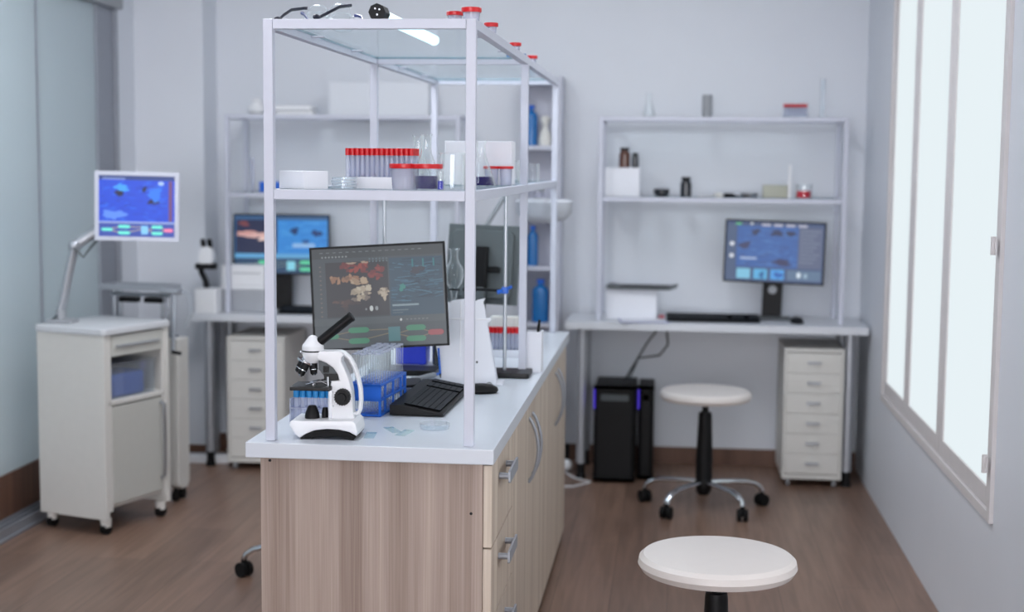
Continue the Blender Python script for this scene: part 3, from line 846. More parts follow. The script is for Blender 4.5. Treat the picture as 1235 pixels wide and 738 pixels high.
# blue box and dark jar behind the monitor
bx = thing('blue_box', 'small bright blue plastic box behind the dim monitor', 'box', (-.832, 4.62, .8005), 0)
m_ = MB(); m_.box(-.055, .045, -.04, .04, 0, .09, .006); m_.build('body', mat('deep_blue_plastic', (20, 50, 190), .35), bx); MB().box(-.058, .048, -.043, .043, .09, .105, .004).build('lid', 'blue', bx)
jr = thing('dark_jar', 'dark screw top jar between the blue box and the white stand', 'jar', (-.742, 4.60, .8005))
MB().lathe([(0, 0), (.026, 0), (.028, .006), (.028, .07), (.022, .078), (0, .078)]).build('body', 'darkglass', jr); MB().lathe([(0, .078), (.024, .078), (.024, .096), (0, .096)]).build('lid', 'black', jr)

# red-capped tube box on the island
def cap_rack(label, loc, rz, nx, ny, px, py, r, tl, cap, baseh, tlabel, tgroup, rackmat='paperwhite', tubemat='tubem', name='tube_box'):
    t = thing(name, label, 'rack', loc, rz)
    b = MB(); hx, hy = nx * px / 2 + .003, ny * py / 2 + .003
    b.box(-hx, hx, -hy, hy, 0, .003); b.box(-hx, hx, -hy, -hy + .002, .003, baseh); b.box(-hx, hx, hy - .002, hy, .003, baseh)
    b.box(-hx, -hx + .002, -hy + .002, hy - .002, .003, baseh); b.box(hx - .002, hx, -hy + .002, hy - .002, .003, baseh)
    b.build('rack_body', rackmat, t)
    M_ = T(*loc) @ RZ(rz); first = None
    for i in range(nx):
        for j in range(ny):
            p = M_ @ Vector(((i - (nx - 1) / 2) * px, (j - (ny - 1) / 2) * py, .0035))
            if first is None:
                first = thing('capped_tube', tlabel, 'test tube', p, rz, tgroup)
                MB().lathe([(0, 0), (r * .7, .002), (r * .9, .008), (r * .9, tl), (0, tl)], seg=12).build('tube_body', tubemat, first)
                MB().lathe([(0, tl), (r, tl), (r, tl + cap), (0, tl + cap)], seg=12).build('cap', 'red', first)
            else: dup(first, p)
    return t
cap_rack('white box of red capped tubes beside the white stand on the island', (-.560, 4.83, .8005), 0, 9, 3, .0135, .0135, .0064, .078, .018, .026, 'red capped tube in the white box behind the white stand', 'red capped tubes in the worktop box')
bg = MB(); bg.rbox(-.05, .05, -.03, .03, 0, .125, .012, 'Z', .006)
tag(bg.build('cream_box', 'pale', None, (-.575, 4.945, .8005)), 'pale cream carton standing behind the red capped tubes', 'box')

# second island monitor seen from the back
m2 = monitor('monitor', 'grey backed monitor turned away from us behind the clamped flask', (-.672, 5.10, 1.092), (math.radians(8), math.radians(-1.5), math.radians(174)), .262, .28, .008, 'greyback', [('r', .1, .1, .9, .9, (40, 80, 120))], (30, 40, 60), .6)
n_ = MB(); n_.rbox(-.028, .016, .036, .066, -.19, .06, .008, 'Z', .003); n_.box(-.07, .02, .031, .05, -.03, -.008, .003); n_.build('stand_neck', 'black', m2)
n_ = MB(); n_.rbox(-.10, .10, -.02, .095, -.286, -.272, .03, 'Z', .003, mtx=Matrix.Rotation(math.radians(-8), 4, 'X')); n_.build('stand_foot', 'black', m2)
n_ = MB(); n_.rbox(-.03, .05, .060, .10, -.155, -.085, .008, 'Y', .004); n_.build('cable_cover', 'darkgrey', m2)

# white pot of dark pens
wb = thing('pen_pot', 'white square pot with dark pens beside the middle shelf post on the island', 'pot', (-.437, 4.50, .8005))
b = MB(); b.box(-.033, .033, -.03, .03, 0, .004); b.box(-.033, .033, -.03, -.027, .004, .128); b.box(-.033, .033, .027, .03, .004, .128); b.box(-.033, -.03, -.027, .027, .004, .128); b.box(.03, .033, -.027, .027, .004, .128)
b.build('pot', 'paperwhite', wb)
for k, (a, e, lab) in enumerate((((-.015, 0, .005), (-.028, .006, .155), 'dark pen leaning left in the white pot'), ((.005, 0, .005), (.022, .01, .162), 'dark pen leaning right in the white pot'))):
    pn = MB(); pn.tube([a, ((a[0] + e[0]) / 2, (a[1] + e[1]) / 2, (a[2] + e[2]) / 2), e], .0045, 8)
    tag(pn.build('pen', 'black', None, (-.437, 4.50, .8005)), lab, 'pen')

# magnifier lamp
ml = thing('magnifier_lamp', 'white round bench lamp head hanging on an arm past the far island post', 'lamp', (-.78, 5.36, .8005))
m_ = MB(); m_.cyl((0, 0, 0), (0, 0, .02), .055, .05, 24); m_.cyl((0, 0, .02), (0, 0, .2), .009); m_.build('lamp_base', 'whitemetal', ml)
m_ = MB(); m_.tube([(0, 0, .2), (.07, .03, .40), (.16, .07, .555)], .009, 10); m_.ball((.16, .07, .555), .016); m_.tube([(.16, .07, .555), (.24, .22, .56), (.262, .36, .545)], .008, 10); m_.build('lamp_arm', 'greyplastic', ml)
m_ = MB(); m_.lathe([(0, 0), (.05, .003), (.088, .016), (.110, .040), (.116, .085), (.110, .092), (.03, .098), (0, .098)], (.262, .40, .415), 36); m_.build('lamp_head', mat('lamp_white', (198, 202, 210), .5), ml)

# ------------------------------------------------------------------ things on the island shelves
ZM, ZT = 1.3862, 1.7722
ZMp = ZM
wbx = MB(); wbx.box(-.05, .05, -.035, .035, 0, .042, .0015)
tag(wbx.build('white_carton', 'paperwhite', None, (-.872, 3.36, ZM), (0, 0, math.radians(-40))), 'small white carton at the left end of the island middle shelf', 'box')
pd0 = None
for k in range(4):
    loc = (-.783 + (.002 if k % 2 else 0), 3.395, ZM + .0001 + k * .0072)
    if pd0 is None:
        pd0 = thing('petri_dish', 'clear petri dish in the low stack beside the white carton', 'petri dish', loc, 0, 'stacked petri dishes on the middle shelf')
        MB().lathe([(0, 0), (.029, 0), (.029, .0045), (.028, .0045), (.028, .001), (0, .001)], seg=32).build('dish', 'plasticclear', pd0)
        MB().lathe([(.0302, .002), (.0302, .0068), (0, .0068), (0, .006), (.0295, .006), (.0295, .002), (.0302, .002)], seg=32).build('lid', 'plasticclear', pd0)
    else: dup(pd0, loc)
cap_rack('white box packed with red capped tubes on the island middle shelf', (-.712, 3.50, ZM), math.radians(-8), 14, 4, .0126, .0126, .0062, .077, .017, .028, 'red capped clear tube in the packed white box on the middle shelf', 'red capped tubes in the middle shelf box')

def jar(label, loc, r, h, lid=.011, liquid=None, lh=0.0, group=None, lidr=None):
    t = thing('lidded_jar', label, 'jar', loc, 0, group); lr = lidr or r + .004
    MB().lathe([(0, 0), (r * .86, 0), (r * .9, .003), (r, h), (r - .0012, h), (r * .9 - .0015, .004), (0, .003)], seg=30).build('jar_body', 'tubem' if not liquid else 'plasticclear', t)
    MB().lathe([(0, h), (lr - .001, h), (lr, h + .0015), (lr, h + lid - .001), (lr - .001, h + lid), (0, h + lid)], seg=30).build('lid', 'red', t)
    if liquid: MB().lathe([(0, .0035), (r * .88 - .0015, .0035), (r * .9 - .001, lh), (0, lh)], seg=30).build('liquid', liquid, t)
    return t
jar('red lidded clear jar left of the dark blue jar on the middle shelf', (-.632, 3.375, ZM), .033, .050)
jar('red lidded jar of dark blue liquid in front of the conical flasks', (-.577, 3.36, ZM), .033, .050, liquid='liqnavy', lh=.033)
def conical(label, loc, H, R, r, liquid=None, lh=0, group=None):
    t = thing('conical_flask', label, 'flask', loc, 0, group)
    MB().lathe([(0, 0), (R * .92, 0), (R, .006), (R * .95, .014), (r * 1.1, H * .66), (r, H * .74), (r, H * .95), (r * 1.25, H), (r * 1.12, H), (r * .86, H * .94), (r * .86, H * .74), (r * .95, H * .66), (R * .95 - .0018, .014), (R - .002, .006), (0, .002)], seg=28).build('flask_body', 'glass', t)
    if liquid:
        q = 1 - (lh - .014) / (H * .66 - .014)
        rl = r + (R * .95 - r) * q - .003
        MB().lathe([(0, .0025), (R * .92, .0025), (R * .965 - .002, .008), (R * .93 - .002, .014), (rl, lh), (0, lh)], seg=28).build('liquid', liquid, t)
    return t
conical('clear conical flask behind the dark blue jar, right of its twin', (-.598, 3.47, ZM), .132, .040, .0125)
conical('clear conical flask half hidden behind its twin next to the red capped tubes', (-.640, 3.60, ZM), .132, .040, .0125)
bk = MB(); bk.lathe([(0, 0), (.029, 0), (.031, .003), (.031, .083), (.034, .088), (.0325, .088), (.0297, .083), (.0297, .004), (0, .002)], seg=30)
tag(bk.build('beaker', 'glass', None, (-.525, 3.41, ZM)), 'empty clear glass beaker beside the near right shelf post', 'beaker')
bv = thing('blue_vial', 'tiny vial with blue liquid beside the glass beaker', 'vial', (-.541, 3.335, ZM))
MB().lathe([(0, 0), (.008, 0), (.008, .045), (.007, .045), (.007, .002), (0, .002)], seg=16).build('vial_body', 'tube', bv); MB().cyl((0, 0, .0025), (0, 0, .022), .0066, seg=16).build('liquid', 'liqblue', bv)
jar('small red lidded jar far back beside the packed tube box', (-1.095 + .20, 4.22, ZM), .018, .022, .010)
pn = MB(); pn.rbox(-.10, .10, -.045, .045, 0, .128, .004, 'Z', .002)
tag(pn.build('white_carton', 'paperwhite', None, (-.578, 4.30, ZM)), 'large white carton at the back of the island middle shelf', 'box')
conical('conical flask of dark liquid in front of the large white carton', (-.545, 4.07, ZM), .126, .042, .0135, 'liqnavy', .026)
jar('red lidded jar half behind the flask of dark liquid', (-.530, 4.19, ZM), .02, .048, .008)
jar('red lidded jar right of the flask of dark liquid', (-.488, 4.19, ZM), .018, .048, .008)
# second bay glassware
for k, (x, y, h, r, lab) in enumerate(((-.535, 4.80, .07, .022, 'small clear beaker on the far middle shelf, nearest the middle post'), (-.50, 5.10, .06, .024, 'small clear beaker on the far middle shelf, nearest the far post'))):
    m_ = MB(); m_.lathe([(0, 0), (r, 0), (r, h), (r + .003, h + .003), (r - .001, h), (r - .0015, .003), (0, .002)], seg=22)
    tag(m_.build('beaker', 'glass', None, (x, y, ZM)), lab, 'beaker')
bb = MB(); bb.lathe([(0, 0), (.03, 0), (.032, .005), (.032, .03), (0, .032)])
tag(bb.build('blue_dish', 'bottleblue', None, (-.52, 4.72, ZT)), 'blue dish on the top glass of the far shelf bay', 'dish')

# top shelf: goggles, lamp tube, red-lidded jars
def goggles(label, loc, rz, armmat):
    t = thing('safety_glasses', label, 'glasses', loc, rz)
    for sg in (-1, 1):
        m_ = MB(); n = 22; pts = []
        for i in range(n):
            a_ = 2 * PI * i / n
            pts.append((sg * .034 + .031 * math.copysign(abs(math.cos(a_)) ** .75, math.cos(a_)), .0255 + .024 * math.copysign(abs(math.sin(a_)) ** .8, math.sin(a_))))
        m_.prism(pts, -.001, .001, 'XZ'); m_.build('lens', 'glass', t)
        r_ = MB(); r_.tube([(p[0], 0, p[1]) for p in pts + pts[:1]], .0013, 6); r_.build('rim', 'plasticclear', t)
        a_ = MB(); a_.tube([(sg * .064, 0, .044), (sg * .071, -.004, .044), (sg * .072, -.05, .036), (sg * .067, -.085, .020), (sg * .060, -.108, .008)], .003, 8, flat=(.0022, .0036))
        a_.ball((sg * .058, -.116, .0075), .006, (1.1, 2.0, 1.1)); a_.build('temple', armmat, t)
    MB().tube([(-.006, 0, .034), (0, -.003, .038), (.006, 0, .034)], .002, 6).build('bridge', 'plasticclear', t)
    return t
goggles('clear safety glasses with dark temples at the near left end of the top shelf', (-.828, 3.432, ZT), math.radians(-25), mat('dark_temple', (18, 22, 44), .35))
goggles('clear safety glasses with blue temples next to the lamp tube on the top shelf', (-.868, 3.605, ZT), math.radians(25), mat('blue_temple', (36, 52, 120), .3))
lt = thing('tube_lamp', 'glowing tube lamp with black eight sided end cap lying on the top shelf', 'lamp', (-.688, 3.32, ZT + .0205), math.radians(0))
m_ = MB(); m_.cyl((0, 0, 0), (.0, .055, 0), .020, .0205, 8); m_.build('end_cap', 'black', lt)
m_ = MB()
for (x, z) in ((-.004, .008), (.006, .006), (.001, -.006)): m_.cyl((x, -.0012, z), (x, .002, z), .0022, seg=10)
m_.build('pin', 'chrome', lt)
m_ = MB(); m_.cyl((0, .055, -.002), (.01, .74, -.002), .0145, seg=18); m_.build('lamp_tube', 'led', lt)
jar('red lidded jar at the near right corner of the top shelf, left of the pair', (-.522, 3.42, ZT), .0165, .022, .009)
jar('red lidded jar at the near right corner of the top shelf, right of the pair', (-.476, 3.37, ZT), .020, .024, .011, lidr=.0235)
jar('red lidded jar on the right rail of the top shelf, third from the camera', (-.467, 3.66, ZT), .014, .018, .010)
jar('red lidded jar on the right rail of the top shelf, fourth from the camera', (-.467, 4.22, ZT), .013, .015, .010)
jar('red lidded jar on the top shelf, farthest from the camera', (-.467, 4.72, ZT), .013, .015, .010)

# ------------------------------------------------------------------ stools
def stool(label, loc, rz, seat_tilt=0.0):
    t = thing('stool', label, 'stool', loc, rz, 'white swivel stools')
    R = .193
    MB().lathe([(0, .463), (R * .8, .463), (R * .95, .467), (R, .482), (R * .985, .497), (R * .93, .506), (R * .6, .510), (0, .511)], seg=56).build('seat', 'seat', t)
    m_ = MB(); m_.box(-.07, .07, -.05, .05, .452, .4625, .003); m_.cyl((0, 0, .36), (0, 0, .452), .0135, seg=18); m_.tube([(.02, -.02, .448), (.06, -.05, .442), (.085, -.065, .436)], .004, 8); m_.build('seat_plate', 'black', t)
    m_ = MB(); m_.lathe([(0, .13), (.036, .13), (.036, .2), (.028, .40), (.026, .412), (0, .412)], seg=24); m_.build('column', 'black', t)
    m_ = MB(); m_.lathe([(0, .060), (.022, .060), (.030, .075), (.036, .095), (.034, .128), (.026, .135), (0, .135)], seg=24); m_.build('hub', 'blackm', t)
    for k in range(5):
        a_ = PI + 2 * PI * k / 5; c, s_ = math.cos(a_), math.sin(a_)
        pr = [(.028, .112), (.07, .113), (.13, .112), (.19, .108), (.23, .098), (.255, .08), (.263, .062)]
        leg = MB().tube([(r_ * c, r_ * s_, z) for r_, z in pr], .011, 10, flat=(.0135, .010)).build('leg', 'chrome', t)
        w_ = MB(); p = Vector((.263 * c, .263 * s_, 0)); q = a_ + 1.0 + k; ax = Vector((math.cos(q), math.sin(q), 0))
        w_.cyl(p + ax * .006 + Vector((0, 0, .026)), p + ax * .022 + Vector((0, 0, .026)), .0255, seg=20); w_.cyl(p - ax * .006 + Vector((0, 0, .026)), p - ax * .022 + Vector((0, 0, .026)), .0255, seg=20)
        w_.cyl(p + Vector((0, 0, .026)), p + Vector((0, 0, .064)), .010); w_.cyl(p - ax * .008 + Vector((0, 0, .026)), p + ax * .008 + Vector((0, 0, .026)), .008)
        w_.build('caster', 'rubber', leg)
    return t
st1 = stool('white round swivel stool pushed near the right desk, chrome legs fully in view', (.145, 6.11, .0005), math.radians(126))
dup(st1, (.120, 3.495, .0005), math.radians(40), 'white round stool seat nearest the camera, cut off by the lower picture edge')
dup(st1, (-1.213, 4.84, .0005), math.radians(0), 'stool hidden behind the island with only one chrome leg and caster showing')

# ------------------------------------------------------------------ desks
def desk(label, x0, x1, y0, y1, group):
    t = thing('desk', label, 'desk', ((x0 + x1) / 2, (y0 + y1) / 2, 0), 0, group); w_, d_ = (x1 - x0) / 2, (y1 - y0) / 2
    MB().box(-w_, w_, -d_, d_, .700, .735, .003).build('desk_top', 'desk', t)
    for x in (-w_ + .075, w_ - .075):
        for y in (-d_ + .06, d_ - .06):
            l_ = MB(); l_.cyl((x, y, .07), (x, y, .700), .0225, .0225, 22); lo = l_.build('leg', 'silver', t)
            l_ = MB(); l_.cyl((x, y, .02), (x, y, .07), .018, seg=16); l_.cyl((x, y, 0), (x, y, .022), .0235, .02, 18); l_.build('foot', 'black', lo)
    return t
desk('white desk with round silver legs against the back wall by the window', -.486, .872, 6.57, 7.01, 'white desks along the back wall')
desk('white desk with round silver legs behind the island and the cart', -2.255, -.93, 6.57, 7.01, 'white desks along the back wall')
shelf_unit('desk_shelf', 'white metal two level shelf standing on the desk by the window', (-.34, .755), (6.66, 6.96), .7355, (1.303, 1.668), .02)
shelf_unit('desk_shelf', 'white metal two level shelf standing on the desk behind the island', (-2.095, -1.0), (6.66, 6.96), .7355, (1.303, 1.668), .02)

def drawer_tower(label, x0, x1, y0, y1):
    t = thing('drawer_tower', label, 'drawers', ((x0 + x1) / 2, (y0 + y1) / 2, 0), 0, 'white six drawer units')
    w_, d_ = (x1 - x0) / 2, (y1 - y0) / 2; Z0, Z1 = .035, .632
    b = MB(); b.box(-w_, -w_ + .012, -d_, d_, Z0, Z1, .002); b.box(w_ - .012, w_, -d_, d_, Z0, Z1, .002)
    b.box(-w_ + .012, w_ - .012, -d_, d_, Z1 - .016, Z1, .002); b.box(-w_ + .012, w_ - .012, -d_, d_, Z0, Z0 + .022, .002); b.box(-w_ + .012, w_ - .012, d_ - .006, d_, Z0 + .022, Z1 - .016)
    b.build('case', 'cream', t)
    hh = (Z1 - .018 - Z0 - .026) / 6
    for k in range(6):
        z0 = Z0 + .025 + k * hh; dm = MB()
        dm.box(-w_ + .0128, w_ - .0128, -d_ + .001, d_ - .012, z0 + .0006, z0 + hh - .0006, .0012)
        dr = dm.build('drawer', 'cream', t)
        h_ = MB(); h_.box(-.030, .030, -d_ - .010, -d_ + .003, z0 + hh * .55, z0 + hh * .58, .0006); h_.box(-.030, .030, -d_ - .010, -d_ - .008, z0 + hh * .47, z0 + hh * .58, .0006); h_.build('handle', 'silver', dr)
    for x in (-w_ + .03, w_ - .03):
        for y in (-d_ + .03, d_ - .03):
            c_ = MB(); c_.cyl((x - .008, y, .0165), (x + .008, y, .0165), .0165, seg=16); c_.cyl((x, y, .016), (x, y, .036), .006); c_.build('caster', 'greyplastic', t)
    return t
drawer_tower('white six drawer unit on casters under the desk by the window', .506, .772, 6.59, 6.99)
drawer_tower('white six drawer unit on casters under the desk behind the island', -2.075, -1.80, 6.56, 6.96)

# ------------------------------------------------------------------ right desk contents
sh = [('r', .005, .0, .10, .95, (70, 88, 120)), ('r', .11, .24, .74, .93, (52, 92, 158)), ('r', .745, .24, .985, .93, (86, 96, 124))]
waves(sh, .11, .74, .25, .92, [(66, 118, 184), (44, 76, 136), (80, 128, 190), (52, 62, 104)], 90, 12)
sh += [('b', .19, .60, .05, .07, (52, 58, 96), 1), ('b', .30, .83, .04, .05, (40, 50, 84), 2), ('b', .52, .82, .05, .06, (38, 48, 84), 3), ('b', .66, .82, .04, .05, (34, 44, 78), 4), ('b', .58, .33, .10, .05, (48, 52, 90), 5), ('e', .12, .96, .035, .015, (90, 190, 120)), ('r', .24, .955, .27, .985, (200, 206, 214))]
for i in range(4): sh.append(('r', .36 + i * .125, .935, .45 + i * .125, .975, (170, 172, 190)))
for i in range(9): sh.append(('r', .76, .86 - i * .065, .96 - .03 * (i % 3), .875 - i * .065, (120, 130, 150)))
for y in (.62, .42): sh.append(('e', .06, y, .022, .035, (216, 222, 232)))
for i in range(3): sh.append(('r', .12 + i * .175, .04, .26 + i * .175, .21, ((120, 186, 214), (84, 166, 212), (70, 150, 216))[i]))
sh += [('b', .38, .11, .03, .05, (40, 96, 150), 6), ('b', .55, .12, .04, .05, (40, 92, 170), 7), ('r', .64, .04, .985, .21, (88, 112, 140)), ('e', .76, .13, .022, .05, (206, 220, 232)), ('e', .83, .12, .018, .04, (150, 176, 196)), ('r', .15, .37, .32, .40, (168, 186, 214))]
m3 = monitor('monitor', 'black monitor showing a blue image on the desk by the window', (.464, 6.84, 1.050), (math.radians(-2), math.radians(1.4), math.radians(-5)), .462, .292, .008, 'black', sh, (60, 78, 116), 1.0)
n_ = MB(); n_.rbox(-.046, .046, .03, .05, -.308, .03, .006, 'Y', .002); n_.build('stand_neck', 'black', m3)
n_ = MB(); n_.cyl((0, .029, -.175), (0, .052, -.175), .02, seg=20); n_.build('cable_hole', 'greyplastic', m3)
n_ = MB(); n_.rbox(-.09, .09, -.03, .09, -.31, -.302, .02, 'Z', .002); n_.build('stand_foot', 'darkgrey', m3)
keyboard('black keyboard lying flat below the monitor by the window', (.183, 6.72, .7356), math.radians(1), .425, .13)
mo2 = dup(mo, (.565, 6.70, .7356), math.radians(10), 'black mouse right of the monitor on the desk by the window')
wb2 = MB(); wb2.box(-.118, .118, -.07, .07, 0, .138, .003)
tag(wb2.build('white_carton', 'paperwhite', None, (-.192, 6.80, .7356)), 'white carton under the dark tablet on the desk by the window', 'box')
tb = thing('tablet', 'thin dark tablet lying across the white carton on the desk by the window', 'tablet', (-.145, 6.79, .8745), math.radians(-2))
MB().prism([(-.165, .012), (-.150, .004), (-.10, .001), (.13, .0), (.165, .014), (.160, .018), (.125, .010), (-.10, .011), (-.155, .018)], -.09, .09, 'XZ', .001).build('body', 'darkgrey', tb)
MB().box(-.10, .125, -.085, .085, .0105, .012).build('screen_glass', 'black', tb)
cbd = thing('clipboard', 'blue edged clipboard with a white sheet lying on the desk by the window', 'clipboard', (-.135, 6.655, .7357), math.radians(8))
MB().box(-.11, .11, -.085, .055, 0, .003, .001).build('board', 'bluecard', cbd); MB().box(-.105, .105, -.078, .055, .003, .0045).build('paper_sheet', 'paper', cbd)
tag(MB().rbox(-.014, .014, -.01, .01, 0, .014, .004, 'Z', .002).build('eraser', mat('pink_rubber', (222, 120, 130), .6), None, (-.052, 6.80, .7356)), 'small pink eraser between the white carton and the keyboard', 'eraser')
# PC towers and cables
def pc(label, x0, x1, y0, y1, h, glow):
    t = thing('computer_tower', label, 'computer', ((x0 + x1) / 2, (y0 + y1) / 2, 0), 0, 'black computer towers'); w_, d_ = (x1 - x0) / 2, (y1 - y0) / 2
    MB().box(-w_, w_, -d_ + .02, d_, .012, h, .004).build('case', 'black', t)
    f_ = MB(); f_.rbox(-w_, w_, -d_ - .01, -d_ + .02, .012, h, .02, 'Z', .004)
    for z in (.30, .355): f_.box(-w_ + .02, w_ - .02, -d_ - .0125, -d_ - .009, z * h / .44, z * h / .44 + .003)
    f_.build('front_panel', 'black', t)
    f_ = MB(); f_.rbox(-w_ + .03, w_ - .03, -d_ - .0115, -d_, h * .86, h * .93, .006, 'Y', .001); f_.build('port_panel', 'darkgrey', t)
    ft = MB()
    for x in (-w_ + .03, w_ - .03):
        for y in (-d_ + .04, d_ - .04): ft.cyl((x, y, 0), (x, y, .0125), .014, seg=14)
    ft.build('foot', 'rubber', t)
    if glow: MB().box(-w_ - .002, -w_ + .004, -d_ - .004, -d_ + .02, h - .10, h - .01, .001).build('light_strip', 'violet', t)
    return t
pc('large black computer tower with violet light under the desk by the window', -.350, -.162, 6.58, 6.92, .435, True)
pc('black computer tower partly hidden behind the larger tower', -.150, -.080, 6.66, 6.95, .425, True)
cb = MB()
cb.tube([(-.22, 6.80, .436), (-.18, 6.85, .50), (-.12, 6.93, .60), (-.05, 6.97, .69), (-.03, 6.985, .69)], .004, 8)
cb.tube([(-.20, 6.82, .436), (-.16, 6.90, .53), (-.06, 6.95, .54), (-.02, 6.97, .59), (-.03, 6.98, .69)], .004, 8)
tag(cb.build('cable', 'black'), 'pair of dark cables rising from the computer towers to the desk', 'cable')
ad = thing('power_adapter', 'white plug adapter with black plug on the floor beside the island end', 'adapter', (-.487, 6.75, 0))
MB().ball((0, 0, .031), .030, (1, 1, 1)).build('adapter_body', 'whiteplastic', ad); MB().rbox(-.03, .012, .0, .04, .062, .13, .008, 'Z', .004).build('plug', 'black', ad)
cb = MB(); cb.tube([(-.485, 6.71, .005), (-.44, 6.60, .005), (-.36, 6.52, .005), (-.43, 6.42, .005), (-.52, 6.40, .005)], .004, 8)
tag(cb.build('cable', 'whiteplastic'), 'white power cord lying on the floor by the desk leg', 'cord')

# right shelf contents (two levels)
Z1, Z2, YS = 1.3034, 1.6684, 6.80
tag(MB().box(-.08, .08, -.06, .06, 0, .132, .002).build('white_carton', 'paperwhite', None, (-.243, 6.80, Z1)), 'white carton carrying two small bottles on the shelf by the window', 'box')
def bottle(label, loc, r, h, m, cap='black', group=None, neck=.6):
    t = thing('bottle', label, 'bottle', loc, 0, group)
    MB().lathe([(0, 0), (r * .94, 0), (r, .004), (r, h * .68), (r * .9, h * .75), (r * neck, h * .81), (r * neck, h * .84), (0, h * .84)], seg=24).build('bottle_body', m, t)
    MB().lathe([(0, h * .84), (r * neck * 1.15, h * .84), (r * neck * 1.15, h), (0, h)], seg=24).build('cap', cap, t)
    return t
ZB = Z1 + .1325
bottle('brown glass bottle on the white carton on the shelf by the window', (-.236, 6.78, ZB), .026, .092, 'amber', neck=.72)
bottle('slim dark bottle right of the brown bottle on the white carton', (-.187, 6.78, ZB), .016, .068, 'darkglass', neck=.75)
m_ = MB(); m_.lathe([(0, 0), (.026, 0), (.036, .012), (.037, .036), (.034, .036), (.032, .012), (0, .006)], seg=28)
tag(m_.build('bowl', 'darkglass', None, (-.063, 6.78, Z1)), 'small black bowl on the shelf by the window', 'bowl')
bottle('black bottle right of the small black bowl', (.049, 6.78, Z1), .026, .092, 'darkglass', neck=.7)
m_ = MB(); m_.lathe([(0, 0), (.032, 0), (.038, .006), (.035, .008), (0, .004)], seg=24)
tag(m_.build('white_dish', 'whiteplastic', None, (.135, 6.76, Z1)), 'flat white dish right of the black bottle', 'dish')
m_ = MB(); m_.lathe([(0, 0), (.02, 0), (.024, .016), (.012, .022), (0, .023)], seg=20)
tag(m_.build('cream_pot', 'pale', None, (.200, 6.75, Z1)), 'tiny cream pot between the flat white dish and the black tube', 'pot')
m_ = MB(); m_.cyl((-.025, 0, .010), (.022, 0, .010), .010, seg=14); m_.cyl((.022, 0, .008), (.055, 0, .006), .006, .003, 12)
tag(m_.build('black_tube', 'rubber', None, (.245, 6.76, Z1)), 'short black tube lying beside the tiny cream pot', 'tube')
m_ = MB(); m_.lathe([(0, 0), (.034, 0), (.042, .022), (.039, .022), (.031, .004), (0, .004)], seg=26)
tag(m_.build('metal_dish', 'steel', None, (.338, 6.77, Z1)), 'shallow metal dish left of the cream block', 'dish')
tag(MB().rbox(-.056, .056, -.04, .04, 0, .06, .005, 'Z', .003).build('cream_tub', 'creamblock', None, (.455, 6.79, Z1)), 'translucent cream tub on the shelf by the window', 'tub')
tag(MB().lathe([(0, 0), (.008, 0), (.008, .145), (.004, .152), (0, .152)], seg=16).build('white_tube', 'whiteplastic', None, (.520, 6.76, Z1)), 'upright white tube between the cream tub and the red liquid', 'tube')
rb = thing('red_beaker', 'low beaker of red liquid at the right end of the shelf', 'beaker', (.585, 6.77, Z1))
MB().lathe([(0, 0), (.035, 0), (.037, .005), (.037, .065), (.0355, .065), (.0355, .005), (0, .003)], seg=26).build('beaker_body', 'glass', rb); MB().cyl((0, 0, .0035), (0, 0, .034), .0345, seg=26).build('liquid', 'liqred', rb)
# top level
m_ = MB(); m_.lathe([(0, 0), (.02, 0), (.023, .006), (.023, .098), (.020, .104), (.016, .104), (.016, .098), (0, .096)], seg=22)
tag(m_.build('grey_cup', 'greyplastic', None, (.138, 6.79, Z2)), 'grey cylinder cup on top of the shelf by the window', 'cup')
conical('faint clear flask on top of the shelf, left of the grey cup', (-.128, 6.79, Z2), .11, .03, .011)
cap_rack('clear box of red capped tubes on top of the shelf by the window', (.538, 6.79, Z2), 0, 8, 3, .0135, .0135, .0064, .046, .014, .02, 'red capped tube in the clear box on top of the right shelf', 'red capped tubes on top of the right shelf', rackmat='plasticclear')
m_ = MB(); m_.lathe([(0, 0), (.018, 0), (.018, .006), (.010, .008), (.010, .175), (.0125, .178), (.0088, .176), (.0088, .012), (0, .011)], seg=20)
tag(m_.build('measuring_cylinder', 'plasticclear', None, (.659, 6.79, Z2)), 'tall clear measuring cylinder at the right end of the shelf top', 'measuring cylinder')

# ------------------------------------------------------------------ left desk contents
sh = [('r', .01, .34, .45, .93, (44, 50, 78)), ('r', .46, .34, .99, .93, (52, 130, 206)), ('r', 0, .93, 1, 1, (60, 92, 132)), ('r', 0, .26, 1, .34, (96, 160, 206)), ('r', 0, 0, 1, .26, (50, 74, 104))]
waves(sh, .46, .99, .36, .92, [(70, 154, 222), (40, 108, 186), (90, 170, 226)], 70, 21)
sh += [('b', .22, .66, .14, .05, (210, 170, 166), 1), ('b', .12, .70, .10, .035, (200, 150, 146), 2), ('b', .33, .60, .06, .05, (224, 196, 190), 3), ('b', .38, .76, .03, .08, (150, 84, 84), 4), ('b', .10, .86, .06, .04, (120, 70, 76), 5), ('b', .64, .74, .05, .05, (30, 56, 104), 6), ('b', .88, .70, .05, .06, (34, 60, 110), 7), ('b', .76, .55, .03, .05, (40, 80, 140), 8), ('r', .62, .45, .86, .52, (140, 180, 224))]
flow(sh, .02, .22, (96, 206, 160), (132, 206, 226), (226, 120, 124), (140, 160, 150))
m4 = monitor('monitor', 'monitor with bright blue image on the desk behind the island', (-1.886, 6.84, 1.050), (math.radians(-2), 0, math.radians(4)), .47, .292, .008, 'black', sh, (60, 110, 160), 1.0)
n_ = MB(); n_.rbox(-.046, .046, .03, .05, -.308, .03, .006, 'Y', .002); n_.build('stand_neck', 'black', m4)
n_ = MB(); n_.rbox(-.12, .12, .0, .11, -.31, -.300, .02, 'Z', .002); n_.build('stand_foot', 'black', m4)
keyboard('black keyboard on the desk behind the island', (-1.63, 6.69, .7356), 0, .44, .13)
